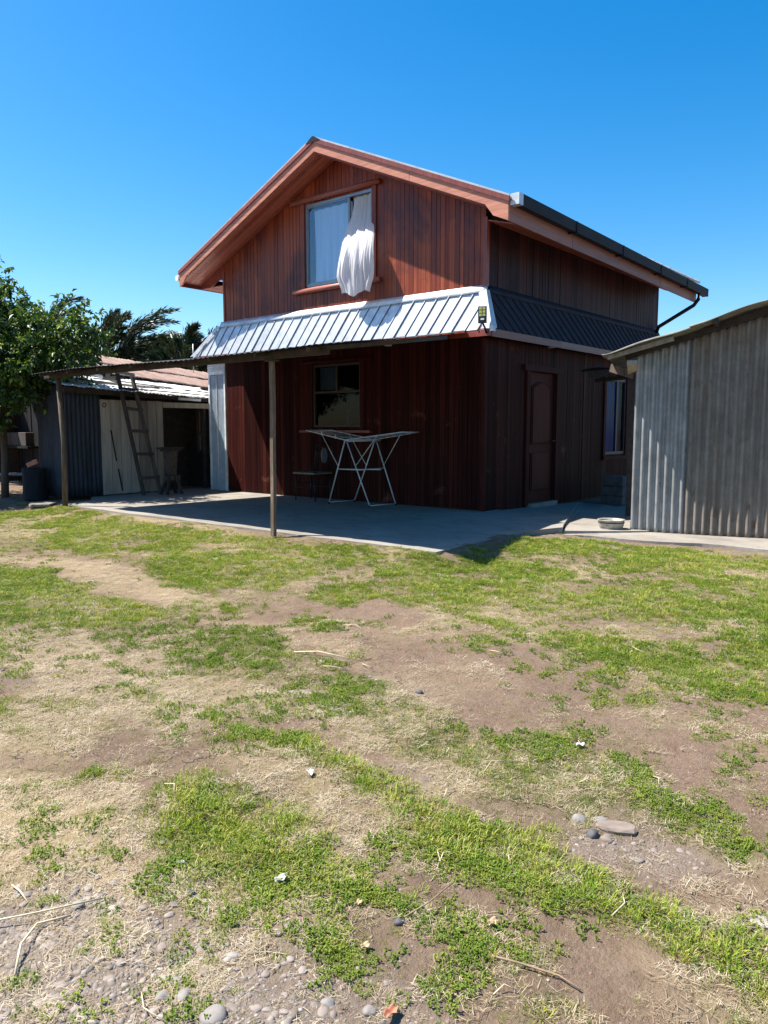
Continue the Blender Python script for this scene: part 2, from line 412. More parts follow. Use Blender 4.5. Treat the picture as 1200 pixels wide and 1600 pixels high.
# areas of the yard: outlines on the ground in metres
GREEN=[(0.85,0.25,1.0,[(-8.13,-5.36),(-5.44,-3.44),(-2.68,-3.65),(-0.47,-3.62),(0.65,-3.45),(1.32,-3.32),(1.79,-3.42),(1.8,-2.37),(1.81,-1.36),(2.77,-1.08),(4.03,-0.83),(5.61,-0.21),(5.87,-5.2),(5.1,-5.35),(4.91,-5.43),(4.61,-5.41),(4.22,-5.33),(3.76,-5.09),(3.26,-5.05),(2.77,-4.9),(2.24,-4.93),(1.98,-5.24),(1.57,-5.26),(1.68,-5.75),(1.33,-5.9),(0.67,-5.65),(-0.05,-5.42),(-1.33,-5.12),(-2.11,-5.35),(-2.72,-5.7),(-4.0,-6.58)]),(0.85,0.35,1.0,[(-3.14,-6.83),(-1.32,-5.82),(-0.63,-5.92),(0.06,-6.04),(0.62,-5.99),(1.06,-5.87),(1.42,-6.13),(1.22,-6.38),(0.92,-6.76),(0.52,-6.84),(-0.38,-7.64)]),(0.75,0.9,0.8,[(0.96,-6.73),(0.94,-6.37),(1.35,-6.15),(1.72,-5.97),(2.0,-5.91),(2.43,-6.02),(2.97,-6.22),(3.01,-6.53),(2.59,-6.63),(2.1,-6.68),(1.65,-6.71),(1.28,-6.86)]),(0.7,0.5,0.9,[(-0.28,-7.67),(0.72,-7.07),(1.29,-7.24),(1.59,-7.4),(2.28,-7.79),(1.8,-8.28)]),(0.8,0.4,0.9,[(1.52,-7.19),(1.68,-7.04),(1.85,-7.1),(1.75,-7.25),(2.14,-7.4),(2.2,-7.56),(1.92,-7.52),(1.69,-7.37)]),(0.9,0.3,0.9,[(1.97,-7.12),(2.19,-7.03),(2.49,-7.03),(2.55,-7.12),(2.29,-7.2)]),(0.8,0.5,0.8,[(1.23,-7.43),(1.27,-7.33),(1.56,-7.42),(1.61,-7.56)]),(0.8,0.5,0.8,[(1.82,-7.88),(2.0,-7.67),(2.23,-7.74),(2.15,-7.89)]),(1.0,0.35,1.25,[(2.81,-7.04),(3.29,-7.05),(3.68,-7.02),(4.08,-7.05),(4.42,-6.98),(4.75,-6.97),(4.99,-7.01),(5.12,-7.05),(5.24,-7.05),(5.38,-7.05),(5.51,-7.06),(5.68,-7.09),(5.72,-7.34),(5.57,-7.31),(5.45,-7.3),(5.32,-7.27),(5.14,-7.3),(4.92,-7.34),(4.67,-7.36),(4.47,-7.31),(4.26,-7.27),(3.99,-7.27),(3.72,-7.17),(3.29,-7.14),(2.93,-7.13)]),(1.0,0.85,0.75,[(2.96,-6.37),(3.19,-6.29),(3.44,-6.25),(3.81,-6.29),(4.09,-6.37),(4.38,-6.14),(4.62,-6.24),(4.82,-6.3),(5.12,-6.47),(5.39,-6.56),(5.6,-6.6),(5.63,-6.78),(5.43,-6.72),(5.18,-6.74),(4.87,-6.68),(4.81,-6.89),(4.62,-6.78),(4.3,-6.75),(3.9,-6.73),(3.57,-6.72),(3.26,-6.72)]),(0.95,0.3,1.2,[(3.4,-7.68),(3.39,-7.58),(3.53,-7.52),(3.75,-7.53),(3.91,-7.54),(3.98,-7.59),(3.97,-7.66),(4.14,-7.63),(4.33,-7.57),(4.52,-7.59),(4.69,-7.58),(4.65,-7.66),(4.54,-7.71),(4.45,-7.76),(4.38,-7.81),(4.22,-7.94),(4.24,-8.0),(4.18,-8.05),(4.1,-7.97),(3.94,-7.97),(3.8,-8.03),(3.69,-8.06),(3.58,-7.93),(3.42,-7.83)]),(0.6,0.7,0.9,[(2.65,-6.44),(2.77,-6.29),(2.95,-6.36),(3.0,-6.56)]),(0.5,0.8,0.7,[(2.5,-6.79),(2.81,-6.63),(3.27,-6.59),(3.28,-6.78),(3.06,-6.94),(2.76,-6.95)]),(0.55,0.6,0.8,[(4.16,-7.38),(4.32,-7.26),(4.56,-7.28),(4.57,-7.37),(4.42,-7.39)]),(0.6,0.9,0.7,[(4.87,-6.85),(5.03,-6.83),(5.1,-6.95),(5.01,-7.0)]),(0.7,0.5,0.9,[(5.37,-7.09),(5.47,-6.9),(5.64,-6.85),(5.67,-7.03),(5.52,-7.11)]),(0.3,0.7,0.6,[(-0.38,-7.64),(0.96,-6.73),(2.23,-6.59),(3.15,-6.46),(3.33,-6.84),(3.07,-7.34),(1.94,-8.33)]),(0.22,0.5,0.6,[(2.86,-7.62),(3.71,-7.21),(4.3,-7.33),(4.3,-7.53),(3.45,-7.62)]),(0.25,0.6,0.6,[(3.84,-6.65),(4.79,-6.85),(5.37,-6.89),(5.1,-7.01),(4.29,-6.98)]),(0.9,0.5,1.0,[(2.23,-5.55),(2.26,-5.65),(2.21,-5.73),(2.09,-5.77),(1.99,-5.73),(1.96,-5.64),(2.01,-5.54),(2.12,-5.5)]),(0.9,0.5,1.0,[(2.41,-5.62),(2.44,-5.69),(2.42,-5.75),(2.35,-5.75),(2.27,-5.71),(2.23,-5.63),(2.25,-5.58),(2.33,-5.57)]),(0.9,0.4,1.0,[(2.6,-5.31),(2.63,-5.39),(2.59,-5.46),(2.51,-5.47),(2.43,-5.42),(2.4,-5.34),(2.43,-5.27),(2.52,-5.26)]),(0.7,0.8,1.0,[(2.8,-5.56),(2.83,-5.61),(2.81,-5.65),(2.77,-5.65),(2.72,-5.62),(2.69,-5.56),(2.71,-5.52),(2.75,-5.52)]),(0.9,0.3,1.0,[(3.43,-5.31),(3.47,-5.43),(3.44,-5.52),(3.34,-5.52),(3.24,-5.44),(3.2,-5.31),(3.24,-5.22),(3.34,-5.22)]),(1,0.6,1.0,[(3.54,-5.3),(3.56,-5.39),(3.53,-5.45),(3.47,-5.45),(3.4,-5.39),(3.37,-5.3),(3.4,-5.24),(3.47,-5.24)]),(0.5,0.5,0.8,[(2.97,-5.33),(2.99,-5.41),(2.93,-5.49),(2.83,-5.51),(2.75,-5.47),(2.73,-5.39),(2.79,-5.31),(2.89,-5.28)]),(0.5,0.3,0.8,[(3.1,-4.97),(3.11,-5.07),(3.02,-5.17),(2.9,-5.21),(2.8,-5.17),(2.79,-5.07),(2.88,-4.97),(3.01,-4.93)]),(0.9,0.4,1.0,[(4.35,-5.21),(4.35,-5.32),(4.29,-5.42),(4.2,-5.43),(4.12,-5.36),(4.11,-5.24),(4.17,-5.14),(4.27,-5.13)]),(0.9,0.4,1.0,[(4.66,-5.53),(4.67,-5.62),(4.63,-5.69),(4.57,-5.69),(4.52,-5.63),(4.51,-5.53),(4.54,-5.46),(4.61,-5.46)]),(0.6,0.4,0.8,[(4.03,-5.15),(4.04,-5.25),(3.99,-5.32),(3.91,-5.34),(3.84,-5.28),(3.83,-5.19),(3.88,-5.11),(3.97,-5.09)]),(0.5,0.4,0.8,[(3.78,-5.25),(3.79,-5.33),(3.75,-5.39),(3.68,-5.41),(3.62,-5.36),(3.61,-5.29),(3.65,-5.22),(3.72,-5.21)]),(0.6,0.5,0.8,[(4.18,-6.09),(4.18,-6.12),(4.16,-6.15),(4.13,-6.16),(4.11,-6.15),(4.11,-6.12),(4.13,-6.09),(4.16,-6.08)]),(0.4,0.6,0.8,[(4.37,-6.12),(4.37,-6.15),(4.35,-6.18),(4.32,-6.18),(4.3,-6.17),(4.29,-6.14),(4.32,-6.11),(4.34,-6.1)]),(0.7,0.9,1.0,[(4.99,-5.64),(5.0,-5.69),(4.98,-5.72),(4.96,-5.72),(4.93,-5.68),(4.93,-5.63),(4.94,-5.59),(4.97,-5.6)]),(1,0.35,1.0,[(4.54,-7.94),(4.55,-7.98),(4.53,-8.01),(4.49,-8.03),(4.45,-8.01),(4.44,-7.98),(4.46,-7.94),(4.5,-7.93)]),(0.7,0.5,1.0,[(4.43,-7.91),(4.43,-7.93),(4.41,-7.96),(4.37,-7.98),(4.34,-7.98),(4.34,-7.95),(4.37,-7.92),(4.41,-7.9)]),(0.6,0.5,0.8,[(4.59,-7.73),(4.6,-7.76),(4.58,-7.79),(4.54,-7.8),(4.51,-7.79),(4.5,-7.76),(4.52,-7.73),(4.56,-7.71)]),(0.8,0.5,1.0,[(4.83,-7.54),(4.83,-7.6),(4.78,-7.67),(4.7,-7.7),(4.64,-7.69),(4.64,-7.62),(4.7,-7.55),(4.78,-7.52)]),(0.95,0.4,1.0,[(4.95,-7.62),(4.95,-7.67),(4.91,-7.73),(4.85,-7.75),(4.8,-7.74),(4.8,-7.69),(4.84,-7.63),(4.91,-7.61)]),(0.5,0.5,0.8,[(4.74,-7.73),(4.75,-7.76),(4.73,-7.79),(4.7,-7.8),(4.67,-7.79),(4.66,-7.76),(4.68,-7.73),(4.72,-7.72)]),(0.9,0.35,1.0,[(4.99,-7.81),(5.0,-7.84),(4.99,-7.87),(4.96,-7.87),(4.93,-7.85),(4.92,-7.81),(4.93,-7.78),(4.96,-7.78)]),(0.9,0.4,1.0,[(4.91,-7.88),(4.92,-7.91),(4.89,-7.93),(4.86,-7.95),(4.83,-7.94),(4.83,-7.92),(4.86,-7.88),(4.89,-7.87)]),(0.7,0.6,1.0,[(4.9,-7.79),(4.9,-7.81),(4.88,-7.84),(4.84,-7.86),(4.82,-7.85),(4.82,-7.83),(4.84,-7.79),(4.88,-7.78)]),(0.8,0.5,1.0,[(4.91,-7.95),(4.91,-7.97),(4.89,-8.0),(4.86,-8.01),(4.83,-8.01),(4.83,-7.99),(4.86,-7.96),(4.89,-7.94)]),(0.5,0.6,0.8,[(4.74,-7.87),(4.74,-7.88),(4.72,-7.9),(4.7,-7.92),(4.68,-7.91),(4.68,-7.89),(4.7,-7.87),(4.72,-7.86)]),(0.7,0.5,1.0,[(5.24,-7.68),(5.24,-7.72),(5.2,-7.76),(5.15,-7.79),(5.12,-7.77),(5.12,-7.73),(5.16,-7.68),(5.21,-7.66)]),(0.7,0.6,1.0,[(5.54,-7.42),(5.54,-7.44),(5.52,-7.46),(5.5,-7.46),(5.49,-7.46),(5.49,-7.43),(5.51,-7.41),(5.53,-7.41)]),(0.95,0.3,1.0,[(3.06,-7.72),(3.08,-7.76),(3.04,-7.8),(2.98,-7.83),(2.92,-7.83),(2.9,-7.79),(2.94,-7.74),(3.0,-7.71)]),(0.9,0.4,1.0,[(2.93,-7.88),(2.95,-7.9),(2.94,-7.92),(2.92,-7.92),(2.89,-7.91),(2.88,-7.89),(2.88,-7.88),(2.9,-7.88)]),(0.8,0.6,1.0,[(3.52,-7.5),(3.53,-7.53),(3.51,-7.57),(3.46,-7.58),(3.42,-7.57),(3.4,-7.54),(3.42,-7.5),(3.47,-7.48)]),(0.6,0.3,0.8,[(2.99,-8.06),(3.02,-8.1),(3.01,-8.13),(2.96,-8.15),(2.89,-8.13),(2.85,-8.1),(2.87,-8.06),(2.92,-8.05)]),(0.6,0.3,0.8,[(2.8,-8.01),(2.82,-8.03),(2.8,-8.06),(2.75,-8.08),(2.71,-8.07),(2.69,-8.05),(2.71,-8.02),(2.75,-8.0)]),(0.8,0.5,1.0,[(3.99,-8.23),(4.01,-8.26),(4.0,-8.28),(3.97,-8.29),(3.94,-8.28),(3.92,-8.25),(3.93,-8.23),(3.96,-8.22)]),(0.6,0.5,0.8,[(4.03,-8.34),(4.05,-8.36),(4.04,-8.38),(4.01,-8.39),(3.98,-8.38),(3.96,-8.37),(3.97,-8.34),(4.0,-8.34)]),(0.7,0.4,1.0,[(3.48,-7.95),(3.5,-7.98),(3.48,-8.02),(3.44,-8.03),(3.39,-8.02),(3.37,-7.99),(3.38,-7.96),(3.43,-7.94)]),(0.6,0.6,0.8,[(3.38,-8.03),(3.39,-8.04),(3.38,-8.06),(3.36,-8.07),(3.33,-8.06),(3.32,-8.05),(3.33,-8.03),(3.35,-8.02)]),(0.7,0.5,1.0,[(4.42,-8.27),(4.43,-8.3),(4.41,-8.34),(4.36,-8.36),(4.32,-8.35),(4.3,-8.32),(4.33,-8.28),(4.38,-8.26)]),(0.6,0.6,0.8,[(4.33,-8.19),(4.34,-8.2),(4.33,-8.22),(4.31,-8.22),(4.29,-8.22),(4.29,-8.21),(4.3,-8.19),(4.31,-8.19)]),(0.6,0.5,0.8,[(3.8,-8.08),(3.81,-8.1),(3.8,-8.11),(3.79,-8.12),(3.76,-8.11),(3.75,-8.09),(3.75,-8.08),(3.77,-8.07)]),(0.6,0.6,0.8,[(3.62,-8.3),(3.63,-8.32),(3.62,-8.35),(3.59,-8.36),(3.55,-8.36),(3.54,-8.34),(3.55,-8.31),(3.59,-8.3)]),(0.7,0.6,1.0,[(3.51,-8.33),(3.53,-8.35),(3.51,-8.38),(3.47,-8.4),(3.42,-8.4),(3.4,-8.37),(3.42,-8.34),(3.47,-8.32)]),(0.6,0.6,0.8,[(4.01,-8.58),(4.03,-8.6),(4.02,-8.61),(4.0,-8.62),(3.97,-8.62),(3.96,-8.6),(3.96,-8.59),(3.99,-8.58)]),(0.5,0.8,0.8,[(3.48,-7.24),(3.49,-7.27),(3.47,-7.31),(3.42,-7.32),(3.38,-7.31),(3.37,-7.28),(3.39,-7.24),(3.44,-7.23)]),(0.5,0.8,0.8,[(3.06,-7.47),(3.08,-7.49),(3.06,-7.51),(3.03,-7.53),(3.0,-7.52),(2.98,-7.49),(3.0,-7.47),(3.03,-7.46)]),(0.4,0.8,0.8,[(3.58,-7.24),(3.59,-7.26),(3.58,-7.28),(3.56,-7.29),(3.54,-7.27),(3.52,-7.25),(3.53,-7.23),(3.56,-7.23)]),(0.5,0.6,0.8,[(4.11,-8.17),(4.12,-8.19),(4.12,-8.2),(4.1,-8.2),(4.08,-8.2),(4.07,-8.19),(4.08,-8.17),(4.1,-8.17)]),(0.4,0.8,0.8,[(3.65,-6.79),(3.66,-6.81),(3.64,-6.84),(3.6,-6.85),(3.58,-6.84),(3.57,-6.82),(3.59,-6.79),(3.63,-6.78)]),(0.4,0.7,0.8,[(4.57,-7.55),(4.57,-7.56),(4.56,-7.58),(4.54,-7.58),(4.53,-7.58),(4.53,-7.56),(4.54,-7.55),(4.55,-7.54)]),(0.4,0.8,0.8,[(4.81,-7.45),(4.81,-7.46),(4.79,-7.48),(4.77,-7.49),(4.76,-7.49),(4.76,-7.47),(4.78,-7.45),(4.79,-7.44)]),(0.35,0.9,0.8,[(5.03,-7.42),(5.03,-7.45),(5.01,-7.47),(4.99,-7.48),(4.97,-7.47),(4.97,-7.45),(4.99,-7.43),(5.01,-7.42)]),(0.5,0.8,0.8,[(4.43,-7.45),(4.43,-7.48),(4.41,-7.52),(4.36,-7.54),(4.33,-7.53),(4.33,-7.5),(4.36,-7.46),(4.4,-7.44)]),(0.4,0.9,0.8,[(5.23,-7.58),(5.23,-7.59),(5.21,-7.6),(5.2,-7.61),(5.19,-7.61),(5.19,-7.59),(5.2,-7.58),(5.22,-7.57)]),(0.3,0.9,0.8,[(4.8,-7.26),(4.8,-7.27),(4.79,-7.29),(4.78,-7.29),(4.77,-7.29),(4.77,-7.27),(4.78,-7.26),(4.79,-7.25)]),(0.7,0.6,1.0,[(2.06,-6.72),(2.08,-6.77),(2.04,-6.83),(1.97,-6.86),(1.9,-6.85),(1.88,-6.8),(1.91,-6.74),(1.99,-6.71)]),(0.6,0.6,0.8,[(4.39,-7.6),(4.39,-7.61),(4.38,-7.63),(4.36,-7.63),(4.35,-7.63),(4.35,-7.62),(4.36,-7.6),(4.38,-7.59)]),(0.5,0.8,0.8,[(2.03,-5.7),(2.09,-5.78),(2.07,-5.85),(1.99,-5.86),(1.89,-5.81),(1.83,-5.73),(1.85,-5.65),(1.94,-5.64)]),(0.4,0.8,0.8,[(3.15,-7.24),(3.16,-7.26),(3.14,-7.29),(3.11,-7.3),(3.08,-7.29),(3.07,-7.27),(3.09,-7.24),(3.12,-7.23)]),(0.6,0.5,0.8,[(4.45,-4.24),(4.45,-4.47),(4.34,-4.64),(4.17,-4.67),(4.03,-4.52),(4.01,-4.27),(4.13,-4.08),(4.32,-4.06)]),(1,0.8,1.0,[(3.83,-4.29),(3.85,-4.39),(3.82,-4.45),(3.76,-4.44),(3.71,-4.37),(3.69,-4.27),(3.71,-4.21),(3.77,-4.21)]),(1,0.8,1.0,[(4.54,-4.34),(4.54,-4.43),(4.52,-4.48),(4.48,-4.47),(4.44,-4.41),(4.43,-4.32),(4.45,-4.26),(4.5,-4.28)]),(0.7,0.7,1.0,[(3.72,-4.74),(3.74,-4.82),(3.7,-4.89),(3.64,-4.89),(3.58,-4.83),(3.56,-4.74),(3.6,-4.68),(3.66,-4.67)]),(0.4,0.5,0.8,[(2.44,-7.49),(2.47,-7.52),(2.45,-7.55),(2.4,-7.57),(2.35,-7.55),(2.32,-7.52),(2.33,-7.49),(2.38,-7.47)]),(0.3,0.5,0.8,[(3.97,-7.78),(3.98,-7.79),(3.97,-7.81),(3.95,-7.81),(3.94,-7.81),(3.93,-7.8),(3.94,-7.78),(3.96,-7.78)])]
STRAW=[(0.9,[(1.94,-8.33),(2.58,-7.91),(2.81,-7.81),(3.12,-7.86),(3.45,-7.92),(3.62,-8.05),(3.81,-8.04),(3.86,-8.14),(3.69,-8.23),(3.5,-8.29),(3.08,-8.66)]),(0.6,[(-0.38,-7.64),(1.0,-6.8),(1.73,-6.71),(2.33,-6.66),(3.06,-6.57),(3.11,-6.8),(2.77,-7.0),(2.93,-7.31),(2.43,-7.29),(2.74,-7.71),(2.17,-8.13),(1.61,-7.37),(-0.1,-7.72)]),(0.6,[(-3.25,-6.17),(-1.97,-5.42),(-1.11,-5.25),(0.06,-5.5),(1.03,-5.67),(1.4,-5.95),(0.52,-5.87),(-0.23,-5.96),(-1.5,-5.73),(-2.69,-6.38)]),(0.6,[(2.98,-4.44),(3.47,-4.53),(3.78,-4.95),(3.51,-5.13),(3.1,-4.97),(2.62,-5.01),(2.58,-4.71)]),(0.5,[(1.4,-5.95),(1.94,-5.86),(2.75,-5.8),(3.06,-6.15),(2.37,-5.9),(1.93,-5.96)]),(0.7,[(4.12,-8.06),(4.25,-7.99),(4.21,-8.1),(4.11,-8.1)]),(0.5,[(4.22,-8.23),(4.39,-8.03),(4.5,-8.13),(4.37,-8.29)]),(0.5,[(1.5,-4.4),(2.3,-4.14),(2.18,-3.77),(1.53,-3.69)]),(0.6,[(2.45,-2.84),(3.1,-2.54),(3.51,-2.97),(2.98,-3.37)]),(0.5,[(4.18,-3.94),(4.76,-3.92),(4.87,-4.35),(4.45,-4.49)]),(0.6,[(-4.77,-3.28),(-2.68,-3.15),(-0.34,-3.73),(-1.16,-4.25),(-2.81,-4.23)]),(0.5,[(-7.24,-4.73),(-5.21,-3.56),(-2.91,-3.99),(-2.72,-4.96),(-5.06,-5.52)]),(0.6,[(3.25,-7.33),(3.71,-7.21),(4.07,-7.28),(3.94,-7.43),(3.62,-7.42)]),(0.5,[(5.21,-7.39),(5.57,-7.3),(5.61,-7.48),(5.38,-7.5)])]
GRAVEL=[(1.0,[(2.87,-8.79),(3.54,-8.31),(3.66,-8.17),(3.92,-8.09),(4.13,-8.05),(4.44,-8.05),(4.6,-8.11),(4.86,-8.25),(4.25,-9.12)]),(0.5,[(4.39,-8.03),(4.63,-7.91),(4.86,-7.91),(5.16,-8.21),(4.84,-8.47)]),(0.35,[(-0.06,-7.33),(1.0,-6.8),(2.32,-6.79),(3.05,-6.84),(2.92,-7.23),(2.07,-7.45),(1.02,-7.71)]),(0.6,[(3.2,-6.3),(3.47,-6.12),(3.76,-6.34),(3.52,-6.46)]),(0.7,[(4.67,-6.88),(4.95,-6.68),(5.11,-6.72),(5.39,-6.71),(5.28,-6.92),(4.99,-6.96),(4.78,-7.02)]),(0.6,[(4.0,-6.86),(4.25,-6.82),(4.29,-6.98),(4.12,-7.01)]),(0.6,[(1.66,-1.07),(2.74,-0.99),(3.99,-0.65),(4.08,-1.01),(2.69,-1.74),(1.88,-1.79)]),(0.35,[(4.0,-7.5),(4.15,-7.44),(4.25,-7.62),(4.11,-7.63)])]
# ------------------------------------------------------------------ materials
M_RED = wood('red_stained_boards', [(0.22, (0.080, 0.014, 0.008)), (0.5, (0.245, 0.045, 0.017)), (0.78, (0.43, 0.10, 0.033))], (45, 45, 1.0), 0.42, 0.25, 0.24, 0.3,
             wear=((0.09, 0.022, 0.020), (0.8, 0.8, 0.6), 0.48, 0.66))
M_RED2 = wood('lower_red_boards', [(0.25, (0.010, 0.003, 0.003)), (0.5, (0.032, 0.0075, 0.0065)), (0.78, (0.085, 0.019, 0.013))], (45, 45, 1.1), 0.55, 0.22, 0.26, 0.05,  # same red boards, with the lower storey's shade put into the colour
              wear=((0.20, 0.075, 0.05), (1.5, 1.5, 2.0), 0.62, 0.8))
M_RED3 = wood('side_red_boards', [(0.25, (0.010, 0.003, 0.005)), (0.5, (0.028, 0.007, 0.009)), (0.75, (0.060, 0.018, 0.019))], (45, 45, 1.1), 0.5, 0.22, 0.28, 0.12,  # same red boards again, darkened in colour for the shaded side wall
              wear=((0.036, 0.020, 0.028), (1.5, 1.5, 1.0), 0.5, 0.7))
M_BACK = plain('dark_groove', (0.03, 0.010, 0.008), 0.8)
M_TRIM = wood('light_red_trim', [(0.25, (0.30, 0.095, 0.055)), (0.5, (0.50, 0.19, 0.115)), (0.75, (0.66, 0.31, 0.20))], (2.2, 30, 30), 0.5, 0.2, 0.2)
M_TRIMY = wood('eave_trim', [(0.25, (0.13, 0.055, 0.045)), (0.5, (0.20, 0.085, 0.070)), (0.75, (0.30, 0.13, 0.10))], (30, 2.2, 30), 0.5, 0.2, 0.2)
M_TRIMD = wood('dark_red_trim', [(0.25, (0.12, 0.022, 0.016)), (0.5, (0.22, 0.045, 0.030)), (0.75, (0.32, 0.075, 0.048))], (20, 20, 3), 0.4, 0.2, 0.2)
M_TRIMX = wood('shaded_door_trim', [(0.25, (0.022, 0.006, 0.005)), (0.5, (0.045, 0.011, 0.009)), (0.75, (0.08, 0.022, 0.018))], (20, 20, 3), 0.6, 0.2, 0.2, 0.06)  # red trim with the shade of door and lower windows in its colour
M_LOG = wood('round_trim', [(0.25, (0.20, 0.050, 0.034)), (0.5, (0.30, 0.085, 0.055)), (0.75, (0.40, 0.13, 0.085))], (2.2, 30, 30), 0.5, 0.2, 0.2)
M_SOFFIT = wood('soffit_boards', [(0.25, (0.20, 0.045, 0.028)), (0.5, (0.36, 0.095, 0.055)), (0.75, (0.48, 0.15, 0.09))], (3, 30, 30), 0.45, 0.2, 0.4)
M_DARKWOOD = wood('old_dark_timber', [(0.25, (0.018, 0.013, 0.012)), (0.5, (0.040, 0.031, 0.026)), (0.75, (0.085, 0.068, 0.056))], (12, 12, 12), 0.8, 0.4, 0.3)
M_POST = wood('rough_post', [(0.25, (0.06, 0.038, 0.024)), (0.5, (0.15, 0.10, 0.068)), (0.75, (0.30, 0.23, 0.17))], (28, 28, 5), 0.85, 0.7, 0.3)
M_GREYWOOD = wood('weathered_boards', [(0.22, (0.17, 0.14, 0.11)), (0.5, (0.34, 0.29, 0.235)), (0.78, (0.48, 0.43, 0.36))], (26, 26, 1.4), 0.85, 0.4, 0.35,
                  wear=((0.10, 0.085, 0.075), (1.3, 1.3, 0.8), 0.58, 0.75))
M_LADDER = wood('old_ladder_wood', [(0.25, (0.03, 0.023, 0.02)), (0.5, (0.065, 0.05, 0.042)), (0.75, (0.13, 0.105, 0.085))], (20, 20, 4), 0.85, 0.4, 0.3)
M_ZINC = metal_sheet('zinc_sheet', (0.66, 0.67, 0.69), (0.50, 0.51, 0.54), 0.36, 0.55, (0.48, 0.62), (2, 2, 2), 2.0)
M_ZDARK = metal_sheet('shade_toned_zinc', (0.022, 0.026, 0.042), (0.015, 0.017, 0.028), 0.55, 0.05)  # same zinc as the front skirt, the right side's shade painted in
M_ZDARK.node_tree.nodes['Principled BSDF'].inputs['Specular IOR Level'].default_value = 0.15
M_ROOF = metal_sheet('roof_sheet', (0.45, 0.46, 0.48), (0.32, 0.30, 0.29), 0.45, 0.5)
M_GUT = plain('dark_gutter', (0.012, 0.014, 0.020), 0.6, 0.0, 0.3, 4, 0.15, 0.15)
M_BLACK = plain('black_metal', (0.015, 0.015, 0.017), 0.45, 0.3, 0.3)
M_WHITE = plain('white_plastic', (0.72, 0.73, 0.74), 0.4)
M_DFRAME = plain('dark_window_frame', (0.035, 0.025, 0.022), 0.5, 0.1, 0.2)
M_WALUM = plain('grey_window_frame', (0.22, 0.24, 0.26), 0.35, 0.5, 0.15)
M_VOID = plain('dim_room', (0.03, 0.027, 0.026), 0.9)
M_CONC = None
m, nt, b = nodes_mat('worn_concrete')
na, nb, ncn = noise(nt, 0.7, 7, 0.65), noise(nt, 6, 7, 0.7), noise(nt, 70, 4, 0.6)
c = ramp(nt, na, [(0.3, (0.205, 0.182, 0.150)), (0.55, (0.285, 0.256, 0.215)), (0.75, (0.345, 0.312, 0.265))])
c = mixc(nt, ramp(nt, noise(nt, 1.9, 8, 0.75, (1, 2.2, 1), 0.8), [(0.52, (0, 0, 0)), (0.62, (0.75, 0.75, 0.75))]), c, (0.15, 0.133, 0.115))
c = mixc(nt, ramp(nt, nb, [(0.5, (0, 0, 0)), (0.75, (0.7, 0.7, 0.7))]), c, (0.18, 0.155, 0.13))
c = mixc(nt, mth(nt, 'MULTIPLY', ncn, 0.3), c, (0.19, 0.17, 0.15))
nt.links.new(c, b.inputs['Base Color'])
b.inputs['Roughness'].default_value = 0.85
bump(nt, b, mth(nt, 'ADD', nb, mth(nt, 'MULTIPLY', ncn, 0.4)), 0.5, 0.012)
M_CONC = m
M_CORR_B = metal_sheet('blue_grey_corrugated', (0.36, 0.36, 0.355), (0.22, 0.215, 0.205), 0.42, 0.35, (0.40, 0.72), (3, 3, 0.8), 2.2, ((0.13, 0.075, 0.045), 0.655, 0.70))
M_CORR_R = metal_sheet('brown_stained_corrugated', (0.25, 0.215, 0.18), (0.15, 0.12, 0.095), 0.55, 0.1, (0.36, 0.70), (3, 3, 0.7), 2.4, ((0.14, 0.075, 0.045), 0.60, 0.68))
M_CORR_D = metal_sheet('dark_corrugated', (0.032, 0.040, 0.058), (0.016, 0.019, 0.026), 0.6, 0.1, (0.45, 0.65), (5, 5, 0.6), 1.6)
M_RUST = metal_sheet('rusty_roofing', (0.31, 0.205, 0.16), (0.22, 0.13, 0.10), 0.75, 0.1, (0.42, 0.6), (0.6, 3, 3), 1.6, ((0.40, 0.30, 0.26), 0.55, 0.7))
M_OLDZ = metal_sheet('old_white_roofing', (0.82, 0.81, 0.78), (0.58, 0.56, 0.53), 0.6, 0.0, (0.52, 0.66), (2, 2, 2), 1.4, ((0.24, 0.21, 0.18), 0.66, 0.76))
M_SHEDROOF = metal_sheet('grey_asbestos_sheet', (0.23, 0.225, 0.195), (0.13, 0.125, 0.11), 0.85, 0.0, (0.42, 0.62), (2, 2, 2), 2.0, ((0.36, 0.35, 0.31), 0.62, 0.72))

def cloth(name, col, trans):
    m, nt, b = nodes_mat(name)
    b.inputs['Base Color'].default_value = (*col, 1)
    b.inputs['Roughness'].default_value = 0.85
    b.inputs['Specular IOR Level'].default_value = 0.15
    wv = nt.nodes.new('ShaderNodeTexNoise')
    wv.inputs['Scale'].default_value = 55
    bump(nt, b, wv.outputs['Fac'], 0.15, 0.004)
    tr = nt.nodes.new('ShaderNodeBsdfTranslucent')
    tr.inputs['Color'].default_value = (*col, 1)
    mx = nt.nodes.new('ShaderNodeMixShader')
    mx.inputs[0].default_value = trans
    nt.links.new(b.outputs[0], mx.inputs[1])
    nt.links.new(tr.outputs[0], mx.inputs[2])
    nt.links.new(mx.outputs[0], nt.nodes['Material Output'].inputs['Surface'])
    return m
M_CLOTH = cloth('white_curtain_cloth', (0.88, 0.87, 0.88), 0.45)
M_NET = cloth('pale_curtain_cloth', (0.70, 0.80, 0.92), 0.25)

